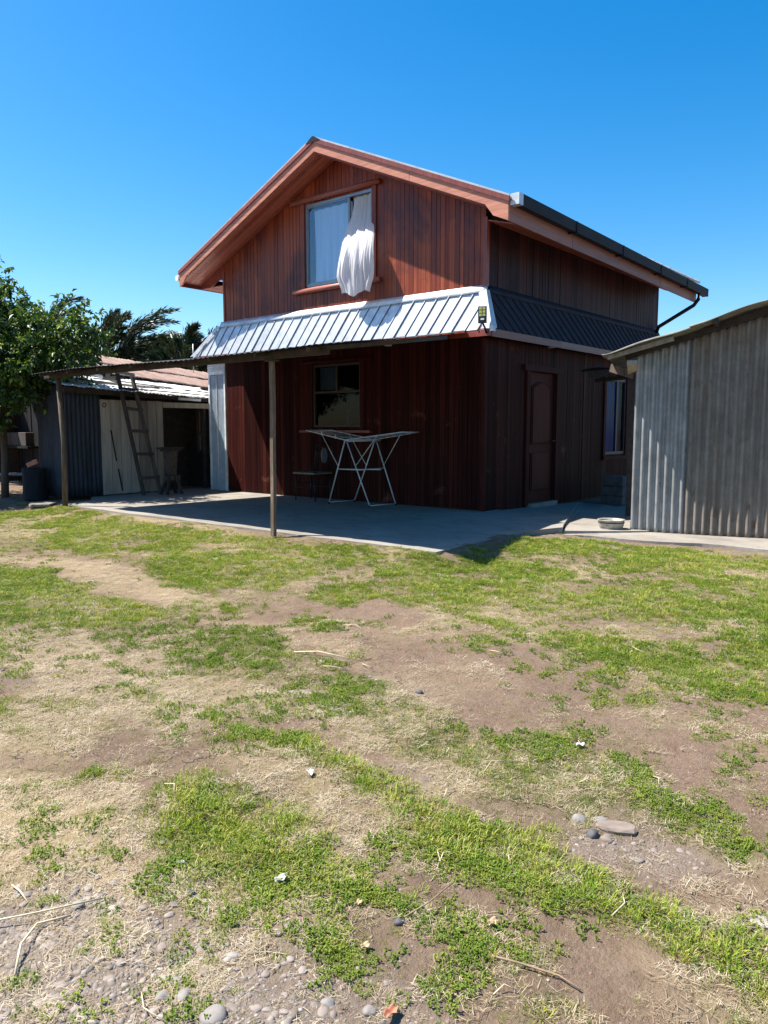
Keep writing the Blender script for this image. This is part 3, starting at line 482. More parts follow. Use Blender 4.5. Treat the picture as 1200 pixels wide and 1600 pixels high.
def glass(name, tint=(0.8, 0.85, 0.9), refl=0.22, gl=1.0):
    m, nt, b = nodes_mat(name)
    nt.nodes.remove(b)
    g = nt.nodes.new('ShaderNodeBsdfGlossy')
    g.inputs['Roughness'].default_value = 0.03
    g.inputs['Color'].default_value = (0.9 * gl, 0.95 * gl, gl, 1)
    t = nt.nodes.new('ShaderNodeBsdfTransparent')
    t.inputs['Color'].default_value = (*tint, 1)
    lw_ = nt.nodes.new('ShaderNodeLayerWeight')
    lw_.inputs['Blend'].default_value = 0.5
    fz = mth(nt, 'ADD', mth(nt, 'MULTIPLY', mth(nt, 'POWER', lw_.outputs['Facing'], 5.0), 0.9), 0.03)
    mx = nt.nodes.new('ShaderNodeMixShader')
    nt.links.new(mth(nt, 'ADD', fz, refl, True), mx.inputs[0])
    nt.links.new(t.outputs[0], mx.inputs[1])
    nt.links.new(g.outputs[0], mx.inputs[2])
    nt.links.new(mx.outputs[0], nt.nodes['Material Output'].inputs['Surface'])
    return m
M_GLASS = glass('window_glass', (0.9, 0.94, 0.97), 0.05)
M_GLASS_S = glass('side_window_glass', (0.75, 0.85, 1.0), 0.0, 0.15)
M_GLASS_D = glass('shaded_window_glass', (0.5, 0.55, 0.6), 0.0, 0.3)

# ------------------------------------------------------------------ concrete
def slab(name, poly, top, thick, jit, seed, kind='structure'):
    rr = random.Random(seed)
    P = []
    n = len(poly)
    for i in range(n):
        a, c2 = Vector(poly[i]), Vector(poly[(i + 1) % n])
        k = max(1, int((c2 - a).length / 0.10))
        for j in range(k):
            p = a.lerp(c2, j / k)
            P.append((p.x + jit * math.sin(p.x * 5.1 + p.y * 3 + seed), p.y + jit * math.sin(p.x * 3.3 + p.y * 7 + 2 * seed), top(p.x, p.y) if callable(top) else top))
    q = MB().prism(P, (0, 0, -thick))
    return q.build(name, M_CONC, kind=kind)
slab('patio_slab', [(-6.9, 0.1), (-6.9, -2.3), (-6.0, -2.75), (-5.72, -3.45), (1.66, -3.43), (1.56, -1.5), (1.75, -0.9), (1.2, 0.35), (-5.7, 0.3)], 0.0, 0.10, 0.016, 5)
slab('side_passage', [(1.19, 0.352), (1.75, -0.897), (2.5, -0.1), (1.2, 5.5), (-0.1, 6.5), (-0.1, 0.352)], lambda x, y: -0.004 - 0.11 * float(ss(-0.9, 5, y)) - 0.05 * float(ss(0.8, 2.2, x)), 0.12, 0.006, 6)
slab('concrete_apron', [(1.60, -1.05), (1.95, -0.93), (2.6, -0.82), (3.3, -0.68), (4.1, -0.62), (5.6, -0.1), (5.0, 1.3), (2.25, -0.1), (1.77, -0.85)], -0.080, 0.10, 0.05, 7)

# ------------------------------------------------------------------ the house
HX0, HX1, HD = -5.80, 0.0, 6.5
RX, RZ, SL = -2.90, 5.73, 0.433
def zr(x): return RZ - SL * abs(x - RX)
house = thing('wooden_house', (-2.9, 0, 0), 'two-storey house clad in dark red-stained upright boards, with a metal skirt roof between the storeys', 'house')

def boards(parent, axis, lo, hi, step, zb, zt, holes, mat, out, base=0.0, seed=1, name='board'):
    """upright boards on the plane x=base or y=base; out = direction the face looks"""
    rr = random.Random(seed)
    edges = [lo]
    while edges[-1] < hi - step * 0.6:
        edges.append(edges[-1] + step * rr.choice([0.86, 1.0, 1.0, 1.12]))
    edges[-1] = hi
    for h in holes:
        for k in (0, 1):
            i = min(range(1, len(edges) - 1), key=lambda i: abs(edges[i] - h[k]))
            edges[i] = h[k]
    for a, c2 in zip(edges[:-1], edges[1:]):
        if c2 - a < 0.01:
            continue
        spans = [(zb, None)]
        mid = (a + c2) / 2
        for h in holes:
            if h[0] - 1e-6 <= mid <= h[1] + 1e-6:
                spans = [(zb, h[2]), (h[3], None)] if h[2] > zb + 0.02 else [(h[3], None)]
        for z0, z1 in spans:
            g = 0.003
            x0, x1 = a + g, c2 - g
            d = 0.016 + rr.uniform(-0.0025, 0.0025)
            t0, t1 = (z1, z1) if z1 is not None else (zt(x0), zt(x1))
            zz = z0 + rr.uniform(0, 0.006)
            tw = rr.uniform(-0.0022, 0.0022)
            if axis == 'x':
                f = lambda u, w, z: (u, base + out * w, z)
            else:
                f = lambda u, w, z: (base + out * w, u, z)
            P = [f(x0, 0.001, zz), f(x1, 0.001, zz), f(x1, d + tw, zz), f(x0, d - tw, zz), f(x0, 0.001, t0), f(x1, 0.001, t1), f(x1, d + tw, t1), f(x0, d - tw, t0)]
            MB().hexa(P).build(name, mat, parent)

def wallpieces(q, axis, lo, hi, zb, ztf, holes, y0, y1):
    """solid wall behind the boards, with openings left out"""
    cuts = sorted(set([lo, hi] + [h[0] for h in holes] + [h[1] for h in holes] + ([RX] if axis == 'x' and lo < RX < hi else [])))
    for a, c2 in zip(cuts[:-1], cuts[1:]):
        mid = (a + c2) / 2
        spans = [(zb, None)]
        for h in holes:
            if h[0] < mid < h[1]:
                spans = [(zb, h[2]), (h[3], None)] if h[2] > zb + 0.02 else [(h[3], None)]
        for z0, z1 in spans:
            ta, tb = (z1, z1) if z1 is not None else (ztf(a), ztf(c2))
            if axis == 'x':
                P = [(a, y0, z0), (c2, y0, z0), (c2, y1, z0), (a, y1, z0), (a, y0, ta), (c2, y0, tb), (c2, y1, tb), (a, y1, ta)]
            else:
                P = [(y0, a, z0), (y0, c2, z0), (y1, c2, z0), (y1, a, z0), (y0, a, ta), (y0, c2, tb), (y1, c2, tb), (y1, a, ta)]
            q.hexa(P)

UW = (-3.60, -2.10, 3.60, 4.95)       # upper window opening
LW = (-3.45, -2.36, 1.23, 2.28)       # lower window opening
DR = (1.24, 2.18, 0.0, 2.12)          # door in the side wall
SW = (4.12, 5.05, 0.72, 2.14)         # side window
gt = lambda x: zr(x) - 0.235
q = MB(); wallpieces(q, 'x', HX0, HX1, 3.0, gt, [UW], 0.0, 0.12)
gw = q.build('gable_wall', M_BACK, house)
boards(gw, 'x', HX0, HX1 + 0.0, 0.086, 3.16, lambda x: gt(x) + 0.03, [UW], M_RED, -1, 0.0, 3)
q = MB(); wallpieces(q, 'y', 0.12, HD, 3.0, lambda y: 4.12, [], 0.0, -0.12)
uw = q.build('upper_side_wall', M_BACK, house)
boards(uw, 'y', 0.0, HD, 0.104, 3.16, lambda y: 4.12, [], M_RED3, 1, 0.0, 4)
q = MB(); wallpieces(q, 'x', HX0, HX1, 0.0, lambda x: 3.0, [LW], 0.0, 0.12)
lw = q.build('lower_front_wall', M_BACK, house)
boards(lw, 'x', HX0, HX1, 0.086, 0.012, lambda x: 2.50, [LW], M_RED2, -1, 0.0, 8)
q = MB(); wallpieces(q, 'y', 0.12, HD, -0.13, lambda y: 3.0, [(DR[0], DR[1], -0.13, DR[3]), SW], 0.0, -0.12)
ls = q.build('lower_side_wall', M_BACK, house)
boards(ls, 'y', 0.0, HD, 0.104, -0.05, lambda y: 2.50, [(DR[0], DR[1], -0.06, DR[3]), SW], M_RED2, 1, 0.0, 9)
MB().box((HX0, 0.12, 0), (HX0 + 0.12, HD, 4.15)).build('left_wall', M_RED2, house)
q = MB(); wallpieces(q, 'x', HX0, HX1, -0.15, gt, [], HD, HD + 0.12)
q.build('back_wall', M_RED2, house)
MB().box((HX0 + .12, 0.12, 2.95), (HX1 - .12, HD, 3.05)).build('storey_floor', M_VOID, house)
# corner trims
MB().box((0.019, -0.021, 3.16), (0.034, 0.03, 4.12)).box((-0.028, -0.034, 3.16), (0.034, -0.0215, 4.15)).build('corner_trim', M_TRIMD, house)
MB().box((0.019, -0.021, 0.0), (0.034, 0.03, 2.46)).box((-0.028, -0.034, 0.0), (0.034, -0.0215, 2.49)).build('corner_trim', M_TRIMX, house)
MB().box((-5.82, -0.034, 3.16), (-5.78, -0.0205, 4.2)).build('corner_trim', M_TRIMD, house)

# roof
RL, RR, RY0, RY1 = -6.53, 0.67, -0.52, 7.1
q = MB()
for xa, xb in ((RX, RR), (RX, RL)):
    q.hexa([(xa, RY0, zr(xa) - 0.015), (xb, RY0, zr(xb) - 0.015), (xb, RY1, zr(xb) - 0.015), (xa, RY1, zr(xa) - 0.015),
            (xa, RY0, zr(xa) + 0.015), (xb, RY0, zr(xb) + 0.015), (xb, RY1, zr(xb) + 0.015), (xa, RY1, zr(xa) + 0.015)])
roof = q.build('roof', M_ROOF, house)
k = 0
yy = RY0 + 0.01
while yy < RY1:                     # standing seams
    q = MB()
    for xa, xb in ((RX, RR), (RX, RL)):
        q.bar((xa, yy, zr(xa) + 0.025), (xb, yy, zr(xb) + 0.025), 0.02, 0.03)
    q.build('seam', M_ROOF, roof)
    yy += 0.42
MB().hexa([(RX - .16, RY0 - .01, zr(RX - .16) + .02), (RX + .16, RY0 - .01, zr(RX + .16) + .02), (RX + .16, RY1, zr(RX + .16) + .02), (RX - .16, RY1, zr(RX - .16) + .02),
           (RX - .02, RY0 - .01, RZ + .035), (RX + .02, RY0 - .01, RZ + .035), (RX + .02, RY1, RZ + .035), (RX - .02, RY1, RZ + .035)]).build('ridge_cap', M_GUT, roof)
def rake(xa, xb, ya, yb, d0, d1):
    return MB().hexa([(xa, ya, zr(xa) - d1), (xb, ya, zr(xb) - d1), (xb, yb, zr(xb) - d1), (xa, yb, zr(xa) - d1),
                      (xa, ya, zr(xa) - d0), (xb, ya, zr(xb) - d0), (xb, yb, zr(xb) - d0), (xa, yb, zr(xa) - d0)])
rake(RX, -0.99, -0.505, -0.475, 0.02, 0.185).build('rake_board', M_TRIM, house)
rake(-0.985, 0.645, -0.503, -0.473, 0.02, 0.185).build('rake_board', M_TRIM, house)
rake(RX, RR, -0.525, -0.506, -0.012, 0.05).build('rake_trim', M_TRIMD, house)
rake(RL, RX - .002, -0.505, -0.475, 0.02, 0.19).build('rake_board', M_TRIM, house)
rake(RL, RX - .002, -0.525, -0.506, -0.012, 0.05).build('rake_trim', M_TRIMD, house)
MB().prism([(0.24, -0.5045, zr(.24) - 0.14), (0.42, -0.5045, 4.0), (0.648, -0.5045, 3.90), (0.648, -0.5045, zr(.648) - 0.06)], (0, 0.03, 0)).build('eave_return', M_TRIM, house, label='pale sunlit board boxing in the right eave corner')
MB().prism([(RL + 0.01, -0.5055, 4.02), (RL + 0.01, -0.5055, 3.885), (-6.42, -0.5055, 3.93), (-6.26, -0.5055, zr(-6.26) - 0.17)], (0, 0.028, 0)).build('eave_return', M_TRIM, house)
# front soffit boards following each slope
for sgn, xe in ((-1, RL + 0.02), (1, 0.62)):
    n = 5
    for i in range(n):
        ya, yb = -0.472 + i * 0.0905, -0.472 + (i + 1) * 0.0905 - 0.004
        xb = xe
        a2, b2 = (RX, xb)
        MB().hexa([(a2, ya, zr(a2) - .205), (b2, ya, zr(b2) - .205), (b2, yb, zr(b2) - .205), (a2, yb, zr(a2) - .205),
                   (a2, ya, zr(a2) - .19), (b2, ya, zr(b2) - .19), (b2, yb, zr(b2) - .19), (a2, yb, zr(a2) - .19)]).build('soffit_board', M_SOFFIT, house)
# eaves: right
def eaveboard(x0, x1, ya, yb, zt0, zb0, zt1, zb1):
    return MB().hexa([(x0, ya, zb0), (x1, ya, zb0), (x1, yb, zb1), (x0, yb, zb1), (x0, ya, zt0), (x1, ya, zt0), (x1, yb, zt1), (x0, yb, zt1)])
ys = [-0.474, 1.35, 3.1, 4.95, 6.95]
for i in range(4):
    za, zb2 = 3.90 - 0.017 * (ys[i] + .5), 3.90 - 0.017 * (ys[i + 1] + .5)
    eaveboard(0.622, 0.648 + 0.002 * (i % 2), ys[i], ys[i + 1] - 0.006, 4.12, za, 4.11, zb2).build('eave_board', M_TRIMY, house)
for i in range(6):
    xa, xb = 0.018 + i * 0.1, 0.018 + (i + 1) * 0.1 - 0.004
    zA, zB = 4.10 - 0.17 * i / 6, 4.10 - 0.17 * (i + 1) / 6
    MB().hexa([(xa, -.02, zA), (xb, -.02, zB), (xb, 6.9, zB - .02), (xa, 6.9, zA - .02), (xa, -.02, zA + .015), (xb, -.02, zB + .015), (xb, 6.9, zB - .005), (xa, 6.9, zA - .005)]).build('soffit_board', M_SOFFIT, house)
# gutter on the right eave, in lengths
gt0 = [-0.36, 1.2, 2.9, 4.6, 6.0, 7.28]
gut = None
for i in range(5):
    ya, yb = gt0[i], gt0[i + 1]
    dz0, dz1 = -0.022 * (ya + .36), -0.022 * (yb + .36)
    prof = [(0.66, 4.235), (0.66, 4.10), (0.78, 4.085), (0.79, 4.235), (0.779, 4.235), (0.77, 4.10), (0.672, 4.112), (0.672, 4.235)]
    q = MB()
    A = [(x, ya, z + dz0) for x, z in prof]
    B = [(x, yb - 0.004, z + dz1) for x, z in prof]
    n = len(prof)
    q.add(A + B, [(j, (j + 1) % n, (j + 1) % n + n, j + n) for j in range(n)])
    if i in (0, 4):
        yc, dz = (ya, dz0) if i == 0 else (yb, dz1)
        q.box((0.66, yc - 0.004, 4.09 + dz), (0.785, yc + 0.004, 4.23 + dz))
    g = q.build('gutter', M_GUT, house)
    if i:
        MB().box((0.655, ya - 0.012, 4.075 + dz0), (0.794, ya + 0.012, 4.0995 + dz0)).box((0.7905, ya - 0.012, 4.078 + dz0), (0.797, ya + 0.012, 4.238 + dz0)).build('bracket', M_GUT, g)
MB().box((0.655, -0.475, 4.09), (0.79, -0.365, 4.235)).build('gutter_end', M_ZINC, house, label='shiny zinc end piece of the dark gutter')
MB().tube([(0.73, 6.85, 3.95), (0.73, 6.85, 3.82), (0.66, 6.8, 3.70), (0.10, 6.42, 3.28), (0.06, 6.40, 3.16)], 0.038, 10).build('downpipe', M_GUT, house, True)
# left eave
eaveboard(RL, RL + 0.026, -0.47, 7.0, 4.12, 3.89, 4.12, 3.89).build('eave_board', M_TRIMD, house)
MB().prism([(RL + .027, -.03, 3.895), (-6.18, -.03, 3.895), (HX0 - .001, -.03, zr(HX0) - .40), (HX0 - .001, -.03, zr(HX0) - .206), (RL + .027, -.03, zr(RL + .03) - .206)], (0, .03, 0)).build('inner_rafter', M_TRIMD, house)
for i in range(6):
    xa, xb = RL + .03 + i * 0.117, RL + .03 + (i + 1) * 0.117 - 0.006
    MB().box((xa, 0.004, 3.90), (xb, 7.0, 3.915)).build('soffit_board', M_SOFFIT, house)
MB().tube([(-6.585, -0.52, 4.05), (-6.585, 7.0, 4.02)], 0.055, 10).build('side_gutter', M_WHITE, house, label='white gutter along the left eave, only its end showing')

# skirt roof between the storeys
def clip(poly, a, c2):            # keep the part left of the line a->c2
    out = []
    n = len(poly)
    s = lambda p: (c2[0] - a[0]) * (p[1] - a[1]) - (c2[1] - a[1]) * (p[0] - a[0])
    for i in range(n):
        p, r = poly[i], poly[(i + 1) % n]
        sp, sr = s(p), s(r)
        if sp >= 0:
            out.append(p)
        if (sp >= 0) != (sr >= 0):
            t = sp / (sp - sr)
            out.append((p[0] + (r[0] - p[0]) * t, p[1] + (r[1] - p[1]) * t))
    return out
def skirt(P3, lo_t, hi_t, lo_b, hi_b, lean, step, nrm, name, parent, mat=None):
    mat = mat or M_ZINC
    """P3(u, v): point of the slope; panels between slanting joints"""
    rr = random.Random(17)
    u = lo_b - 0.6
    while u < hi_b + 0.6:
        w = step * rr.uniform(0.92, 1.08)
        g = 0.006
        quad = [(u + g, 0.0), (u + g + lean, 1.0), (u + w - g + lean, 1.0), (u + w - g, 0.0)]
        for a, c2 in (((lo_t, 0), (lo_b, 1)), ((hi_b, 1), (hi_t, 0))):
            quad = clip(quad, c2, a) if len(quad) > 2 else quad
        area = 0
        for i in range(len(quad)):
            a, c2 = quad[i], quad[(i + 1) % len(quad)]
            area += a[0] * c2[1] - a[1] * c2[0]
        if len(quad) > 2 and abs(area) > 0.02:
            h = rr.uniform(0.010, 0.016)
            MB().prism([Vector(P3(a, v)) for a, v in quad], Vector(nrm) * h).build(name, mat, parent)
            # folded rib on one edge of the panel
            rb = [(u + w - g - 0.001, 0.0), (u + w - g - 0.001 + lean, 1.0), (u + w - g - 0.016 + lean, 1.0), (u + w - g - 0.016, 0.0)]
            for a, c2 in (((lo_t, 0), (lo_b, 1)), ((hi_b, 1), (hi_t, 0))):
                rb = clip(rb, c2, a) if len(rb) > 2 else rb
            if len(rb) > 2:
                MB().prism([Vector(P3(a, v)) + Vector(nrm) * h for a, v in rb], Vector(nrm) * 0.014).build('panel_rib', mat, parent)
        u += w
sk = MB()
TF, BF = 3.13, 2.585
# backing solid of the skirt (front and right)
sk.hexa([(-6.60, -.145, BF - .02), (.19, -.145, BF - .02), (.0, .0, BF - .02), (-5.8, .0, BF - .02), (-5.88, -.04, TF), (.04, -.04, TF), (.0, .0, TF), (-5.8, .0, TF)])
sk.hexa([(.19, -.145, BF - .02), (.19, 6.7, BF - .02), (.0, 6.5, BF - .02), (.0, .0, BF - .02), (.04, -.04, TF), (.04, 6.55, TF), (.0, 6.5, TF), (.0, .0, TF)])
skr = sk.build('skirt_roof', M_BACK, house)
nF = Vector((0, -(TF - BF), 0.115)).normalized()
skirt(lambda u, v: (u, -0.045 - 0.115 * v, TF - (TF - BF) * v), -5.88, 0.045, -6.62, 0.20, -0.33, 0.222, nF, 'skirt_panel', skr)
nS = Vector(((TF - BF), 0, 0.155)).normalized()
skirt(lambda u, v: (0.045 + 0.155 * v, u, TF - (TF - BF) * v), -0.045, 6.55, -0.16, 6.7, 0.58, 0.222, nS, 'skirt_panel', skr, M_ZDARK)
# apron flashing against the wall, slightly wavy
def fl_front(u, v):
    x = -5.9 + 5.96 * u
    return (x, -0.022 - 0.055 * v + 0.004 * math.sin(x * 9) * v, 3.225 - 0.115 * v + 0.006 * math.sin(x * 4.1 + 1) * v)
MB().grid(fl_front, 50, 2).build('flashing', M_ZINC, skr, True, solid=0.003)
def fl_side(u, v):
    y = -0.03 + 6.6 * u
    return (0.022 + 0.055 * v + 0.004 * math.sin(y * 7) * v, y, 3.225 - 0.115 * v)
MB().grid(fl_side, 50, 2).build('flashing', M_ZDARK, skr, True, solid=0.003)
# hip cap, bent over the corner, with a torn end
MB().add([(0.065, -0.085, 3.15), (-0.06, -0.085, 3.12), (0.08, -0.20, 2.60), (0.245, -0.205, 2.585), (0.085, -0.03, 3.14), (0.25, -0.08, 2.60)],
         [(0, 1, 2, 3), (0, 3, 5, 4)]).build('hip_cap', M_ZINC, skr, solid=0.004)
MB().add([(-5.94, -0.085, 3.15), (-5.86, -0.085, 3.13), (-6.50, -0.19, 2.62), (-6.66, -0.20, 2.60)], [(0, 1, 2, 3)]).build('hip_cap', M_ZINC, skr, solid=0.004)
MB().box((0.205, -0.205, 2.55), (0.255, -0.13, 2.62)).build('corner_clip', M_ZINC, skr)
# fascia and soffit below the skirt
for a, c2 in ((-6.60, -4.2), (-4.195, -2.0), (-1.995, 0.205)):
    MB().box((a, -0.171, 2.495), (c2, -0.150, 2.60)).build('fascia', M_TRIMD, house)
for a, c2 in ((-0.1495, 1.9), (1.905, 4.2), (4.205, 6.7)):
    MB().box((0.193, a, 2.485), (0.215, c2, 2.59)).build('fascia', M_TRIMY, house)
MB().box((-6.59, -0.149, 2.505), (0.0, -0.022, 2.518)).build('soffit_board', M_RED2, house)
for i in range(2):
    MB().box((0.022 + i * .086, -0.01, 2.506), (0.022 + i * .086 + .083, 6.68, 2.519)).build('soffit_board', M_RED2, house)
M_DISC = plain('frosted_disc', (0.55, 0.55, 0.52), 0.5)
for x, y in ((-3.12, -0.088), (-1.72, -0.088), (0.11, 1.8)):
    f = MB().lathe((x, y, 2.484), [(0.0, 0.0), (0.050, 0.0), (0.058, 0.004), (0.060, 0.020)], 24).build('downlight', M_DISC, house, True)

# ---- upper window
q = MB()
x0, x1, z0, z1 = UW
fw = 0.042
q.box((x0, -0.012, z0), (x0 + fw, 0.07, z1)).box((x1 - fw, -0.012, z0), (x1, 0.07, z1)).box((x0 + fw, -0.012, z0), (x1 - fw, 0.07, z0 + fw)).box((x0 + fw, -0.012, z1 - fw), (x1 - fw, 0.07, z1))
uwin = q.build('upper_window', M_WALUM, house)
xm = -2.62
MB().box((xm - 0.02, 0.0, z0 + fw), (xm + 0.02, 0.03, z1 - fw)).box((x0 + fw, 0.0, z0 + fw), (x0 + fw + .018, 0.03, z1 - fw)).box((x0 + fw + .018, 0.0, z0 + fw), (xm - .02, 0.03, z0 + fw + .02)).box((x0 + fw + .018, 0.0, z1 - fw - .02), (xm - .02, 0.03, z1 - fw)).build('sash', M_WALUM, uwin)
MB().box((x0 + fw + .018, 0.012, z0 + fw + .02), (xm - .02, 0.018, z1 - fw - .02)).build('pane', M_GLASS, uwin)
def logtrim(xa, xb, z, r, y=-0.055):
    q = MB()
    q.tube([(xa, y, z), (xb, y, z)], r, 12)
    return q
logtrim(-3.90, -1.92, 5.015, 0.042).build('lintel', M_LOG, uwin, True)
logtrim(-3.86, -1.92, 3.535, 0.042).build('sill', M_LOG, uwin, True)
MB().box((-3.69, -0.045, 3.58), (-3.605, -0.018, 4.97)).build('casing', M_RED, uwin)
MB().box((-2.095, -0.045, 3.58), (-2.01, -0.018, 4.97)).build('casing', M_RED, uwin)
# room behind, so the opening is not a hole into nothing
MB().box((-4.4, 0.9, 3.06), (-1.2, 0.93, 5.0)).build('room_partition', M_VOID, house)
MB().box((-4.43, 0.13, 3.06), (-4.4, 0.9, 4.6)).build('room_partition', M_VOID, house)

def folds(q, xa, xb, zt, zb, y, amp, nf, ph=0.0, wid=1.0, gather=0.0):
    def fn(u, v):
        x = xa + (xb - xa) * u
        a = amp * (0.5 + 0.6 * v)
        yy = y + a * math.sin(u * nf * 6.283 + ph + 0.8 * math.sin(v * 3 + u * 5)) + 0.3 * a * math.sin(u * nf * 14.1 + v * 2)
        cx = (xa + xb) / 2
        x = cx + (x - cx) * (1 - gather * math.sin(v * math.pi))
        return (x, yy, zt + (zb - zt) * v)
    return q.grid(fn, 70, 14)
q = folds(MB(), -3.47, -2.60, 4.86, 3.63, 0.075, 0.028, 5)
o = q.build('net_curtain', M_NET, None, True)
o['label'] = 'pale blue curtain hanging behind the closed left pane of the upstairs window'
o['category'] = 'curtain'

# the white curtain blown out of the open half
def cur(u, v):
    # u across (0 = left edge), v down the cloth; it leaves the rail, billows out over the sill and hangs
    zt, zbm = 4.90, 3.34
    zz = zt + (zbm - zt) * v + 0.035 * math.sin(u * 9.5 + .6) * v ** 5 - 0.03 * math.sin(math.pi * u) * v ** 5
    xl = -2.555 - 0.25 * ss(0.0, 0.5, v) - 0.15 * ss(0.3, 0.9, v) + 0.14 * ss(0.80, 1.0, v)
    xr = -2.145 - 0.02 * v - 0.05 * ss(0.85, 1, v)
    x = xl + (xr - xl) * u
    out = 0.27 * (0.55 + 0.45 * math.sin(v * 2.6)) * (0.75 + 0.25 * math.sin(math.pi * (0.10 + 0.74 * u)) ** 0.8)
    yy = 0.05 - out * 1.25 * ss(0.0, 0.75, v) - 0.06 * ss(0.3, .6, v)
    x += 0.88 * max(0.0, 0.05 - yy)            # the wind carries it out and to the right
    fa = (0.010 + 0.022 * v) * (1 - 0.45 * v ** 4)
    yy += fa * math.sin(u * 19 + 1.3 * math.sin(v * 3.1)) + 0.42 * fa * math.sin(u * 43 + v * 3 + math.sin(v * 7)) + 0.2 * fa * math.sin(u * 97 + v * 11) + 0.010 * math.sin(v * 14 + u * 9) * v
    x += 0.006 * math.sin(v * 17 + u * 14)
    return (float(x), float(yy), float(zz))
o = MB().grid(cur, 150, 90).build('curtain', M_CLOTH, None, True)
o['label'] = 'white curtain blown out through the open right half of the upstairs window'
o['category'] = 'curtain'
q = folds(MB(), -2.57, -2.45, 4.88, 3.65, 0.08, 0.012, 3)
o = q.build('net_curtain', M_NET, None, True)
o['label'] = 'narrow strip of gathered curtain just right of the middle bar of the upstairs window'
o['category'] = 'curtain'

# ---- lower window
x0, x1, z0, z1 = LW
q = MB()
q.box((x0, -0.018, z0), (x0 + .035, 0.06, z1)).box((x1 - .035, -0.018, z0), (x1, 0.06, z1)).box((x0 + .035, -0.018, z0), (x1 - .035, 0.06, z0 + .035)).box((x0 + .035, -0.018, z1 - .035), (x1 - .035, 0.06, z1))
q.box((x0 + .035, -0.01, 1.80), (x1 - .035, 0.05, 1.835)).box((-2.93, -0.008, 1.835), (-2.895, 0.045, z1 - .035))
lwin = q.build('lower_window', M_DFRAME, house)
MB().box((x0 + .035, 0.02, z0 + .035), (x1 - .035, 0.026, 1.80)).build('pane', M_GLASS_D, lwin)
MB().box((x0 + .035, 0.02, 1.835), (-2.93, 0.026, z1 - .035)).build('pane', M_GLASS_D, lwin)
MB().box((-2.895, 0.02, 1.835), (x1 - .035, 0.026, z1 - .035)).build('pane', M_GLASS_D, lwin)
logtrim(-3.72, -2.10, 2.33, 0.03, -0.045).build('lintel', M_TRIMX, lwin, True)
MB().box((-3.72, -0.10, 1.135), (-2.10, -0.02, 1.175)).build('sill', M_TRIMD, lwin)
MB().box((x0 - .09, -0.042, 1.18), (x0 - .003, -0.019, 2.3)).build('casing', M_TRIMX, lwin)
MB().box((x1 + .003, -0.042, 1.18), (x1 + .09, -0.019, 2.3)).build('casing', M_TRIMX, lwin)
MB().box((-4.3, 0.9, 0.0), (-1.4, 0.93, 2.9)).box((-3.5, 0.125, 1.2), (-2.3, 0.30, 1.262)).build('room_partition', M_VOID, house)
q = folds(MB(), -3.4, -2.95, 2.24, 1.86, 0.10, 0.012, 4)
o = q.build('net_curtain', M_NET, None, True)
o['label'] = 'short net curtain behind the top left pane of the downstairs window'
o['category'] = 'curtain'
def bottle(x, h, r, mat, capm, label):
    t = thing('bottle', (x, 0.20, 1.262), label, 'bottle')
    MB().lathe((x, 0.20, 1.262), [(0, 0), (r, 0.002), (r, h * .62), (r * .75, h * .72), (r * .35, h * .80), (r * .35, h * .86)], 16).build('bottle_body', mat, t, True)
    MB().lathe((x, 0.20, 1.262 + h * .86), [(r * .45, 0), (r * .45, h * .13), (0, h * .14)], 12).build('cap', capm, t, True)
bottle(-2.82, 0.26, 0.042, plain('blue_bottle', (0.06, 0.22, 0.36), 0.3), M_WHITE, 'blue bottle with pale cap on the ledge inside the downstairs window')
bottle(-2.55, 0.24, 0.040, plain('cream_bottle', (0.42, 0.34, 0.24), 0.4), M_WHITE, 'cream bottle in the middle of the three inside the downstairs window')
bottle(-2.44, 0.25, 0.040, plain('tan_bottle', (0.36, 0.26, 0.17), 0.4), M_TRIMD, 'tan bottle nearest the right edge of the downstairs window')

# ---- side door
y0, y1, z0, z1 = DR
M_DOOR = wood('door_wood', [(0.25, (0.035, 0.007, 0.006)), (0.5, (0.070, 0.013, 0.009)), (0.75, (0.11, 0.023, 0.015))], (20, 20, 1.5), 0.55, 0.2, 0.1, 0.08)
dr = MB().box((-0.055, y0 + .03, 0.015), (-0.015, y1 - .03, z1 - .03)).build('door', M_DOOR, house)
def arch_panel(ya, yb, za, zb, rise, parent):
    pts = [(ya, za), (yb, za), (yb, zb)]
    for i in range(1, 10):
        t = i / 10
        pts.append((yb + (ya - yb) * t, zb + rise * math.sin(math.pi * t)))
    pts.append((ya, zb))
    MB().prism([(-0.0135, y, z) for y, z in pts], (0.012, 0, 0)).build('door_panel', M_TRIMX, parent)
    pts2 = [(ya + (y - ya) * .86 + (yb - ya) * .07, za + (z - za) * .94 + 0.03) for y, z in pts]
    MB().prism([(-0.001, y, z) for y, z in pts2], (0.008, 0, 0)).build('door_panel', M_DOOR, parent)
arch_panel(y0 + .15, y1 - .15, 0.95, 1.86, 0.09, dr)
arch_panel(y0 + .15, y1 - .15, 0.20, 0.82, 0.0, dr)
MB().tube([(-0.01, y1 - .09, 1.0), (0.045, y1 - .09, 1.0), (0.05, y1 - .2, 1.0)], 0.010, 8).build('handle', M_BLACK, dr, True)
q = MB()
q.box((0.019, y0 - .075, 0.0), (0.045, y0 + .028, z1 - .025)).box((0.019, y1 - .028, 0.0), (0.045, y1 + .075, z1 - .025)).box((0.019, y0 - .17, z1 - .024), (0.06, y1 + .17, z1 + .07))
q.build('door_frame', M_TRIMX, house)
MB().box((0.0, y0 + .03, -.06), (0.10, y1 - .03, 0.014)).build('door_step', M_CONC, house)
MB().box((-1.0, 0.9, 0.0), (-0.98, 6.3, 2.9)).build('room_partition', M_VOID, house)
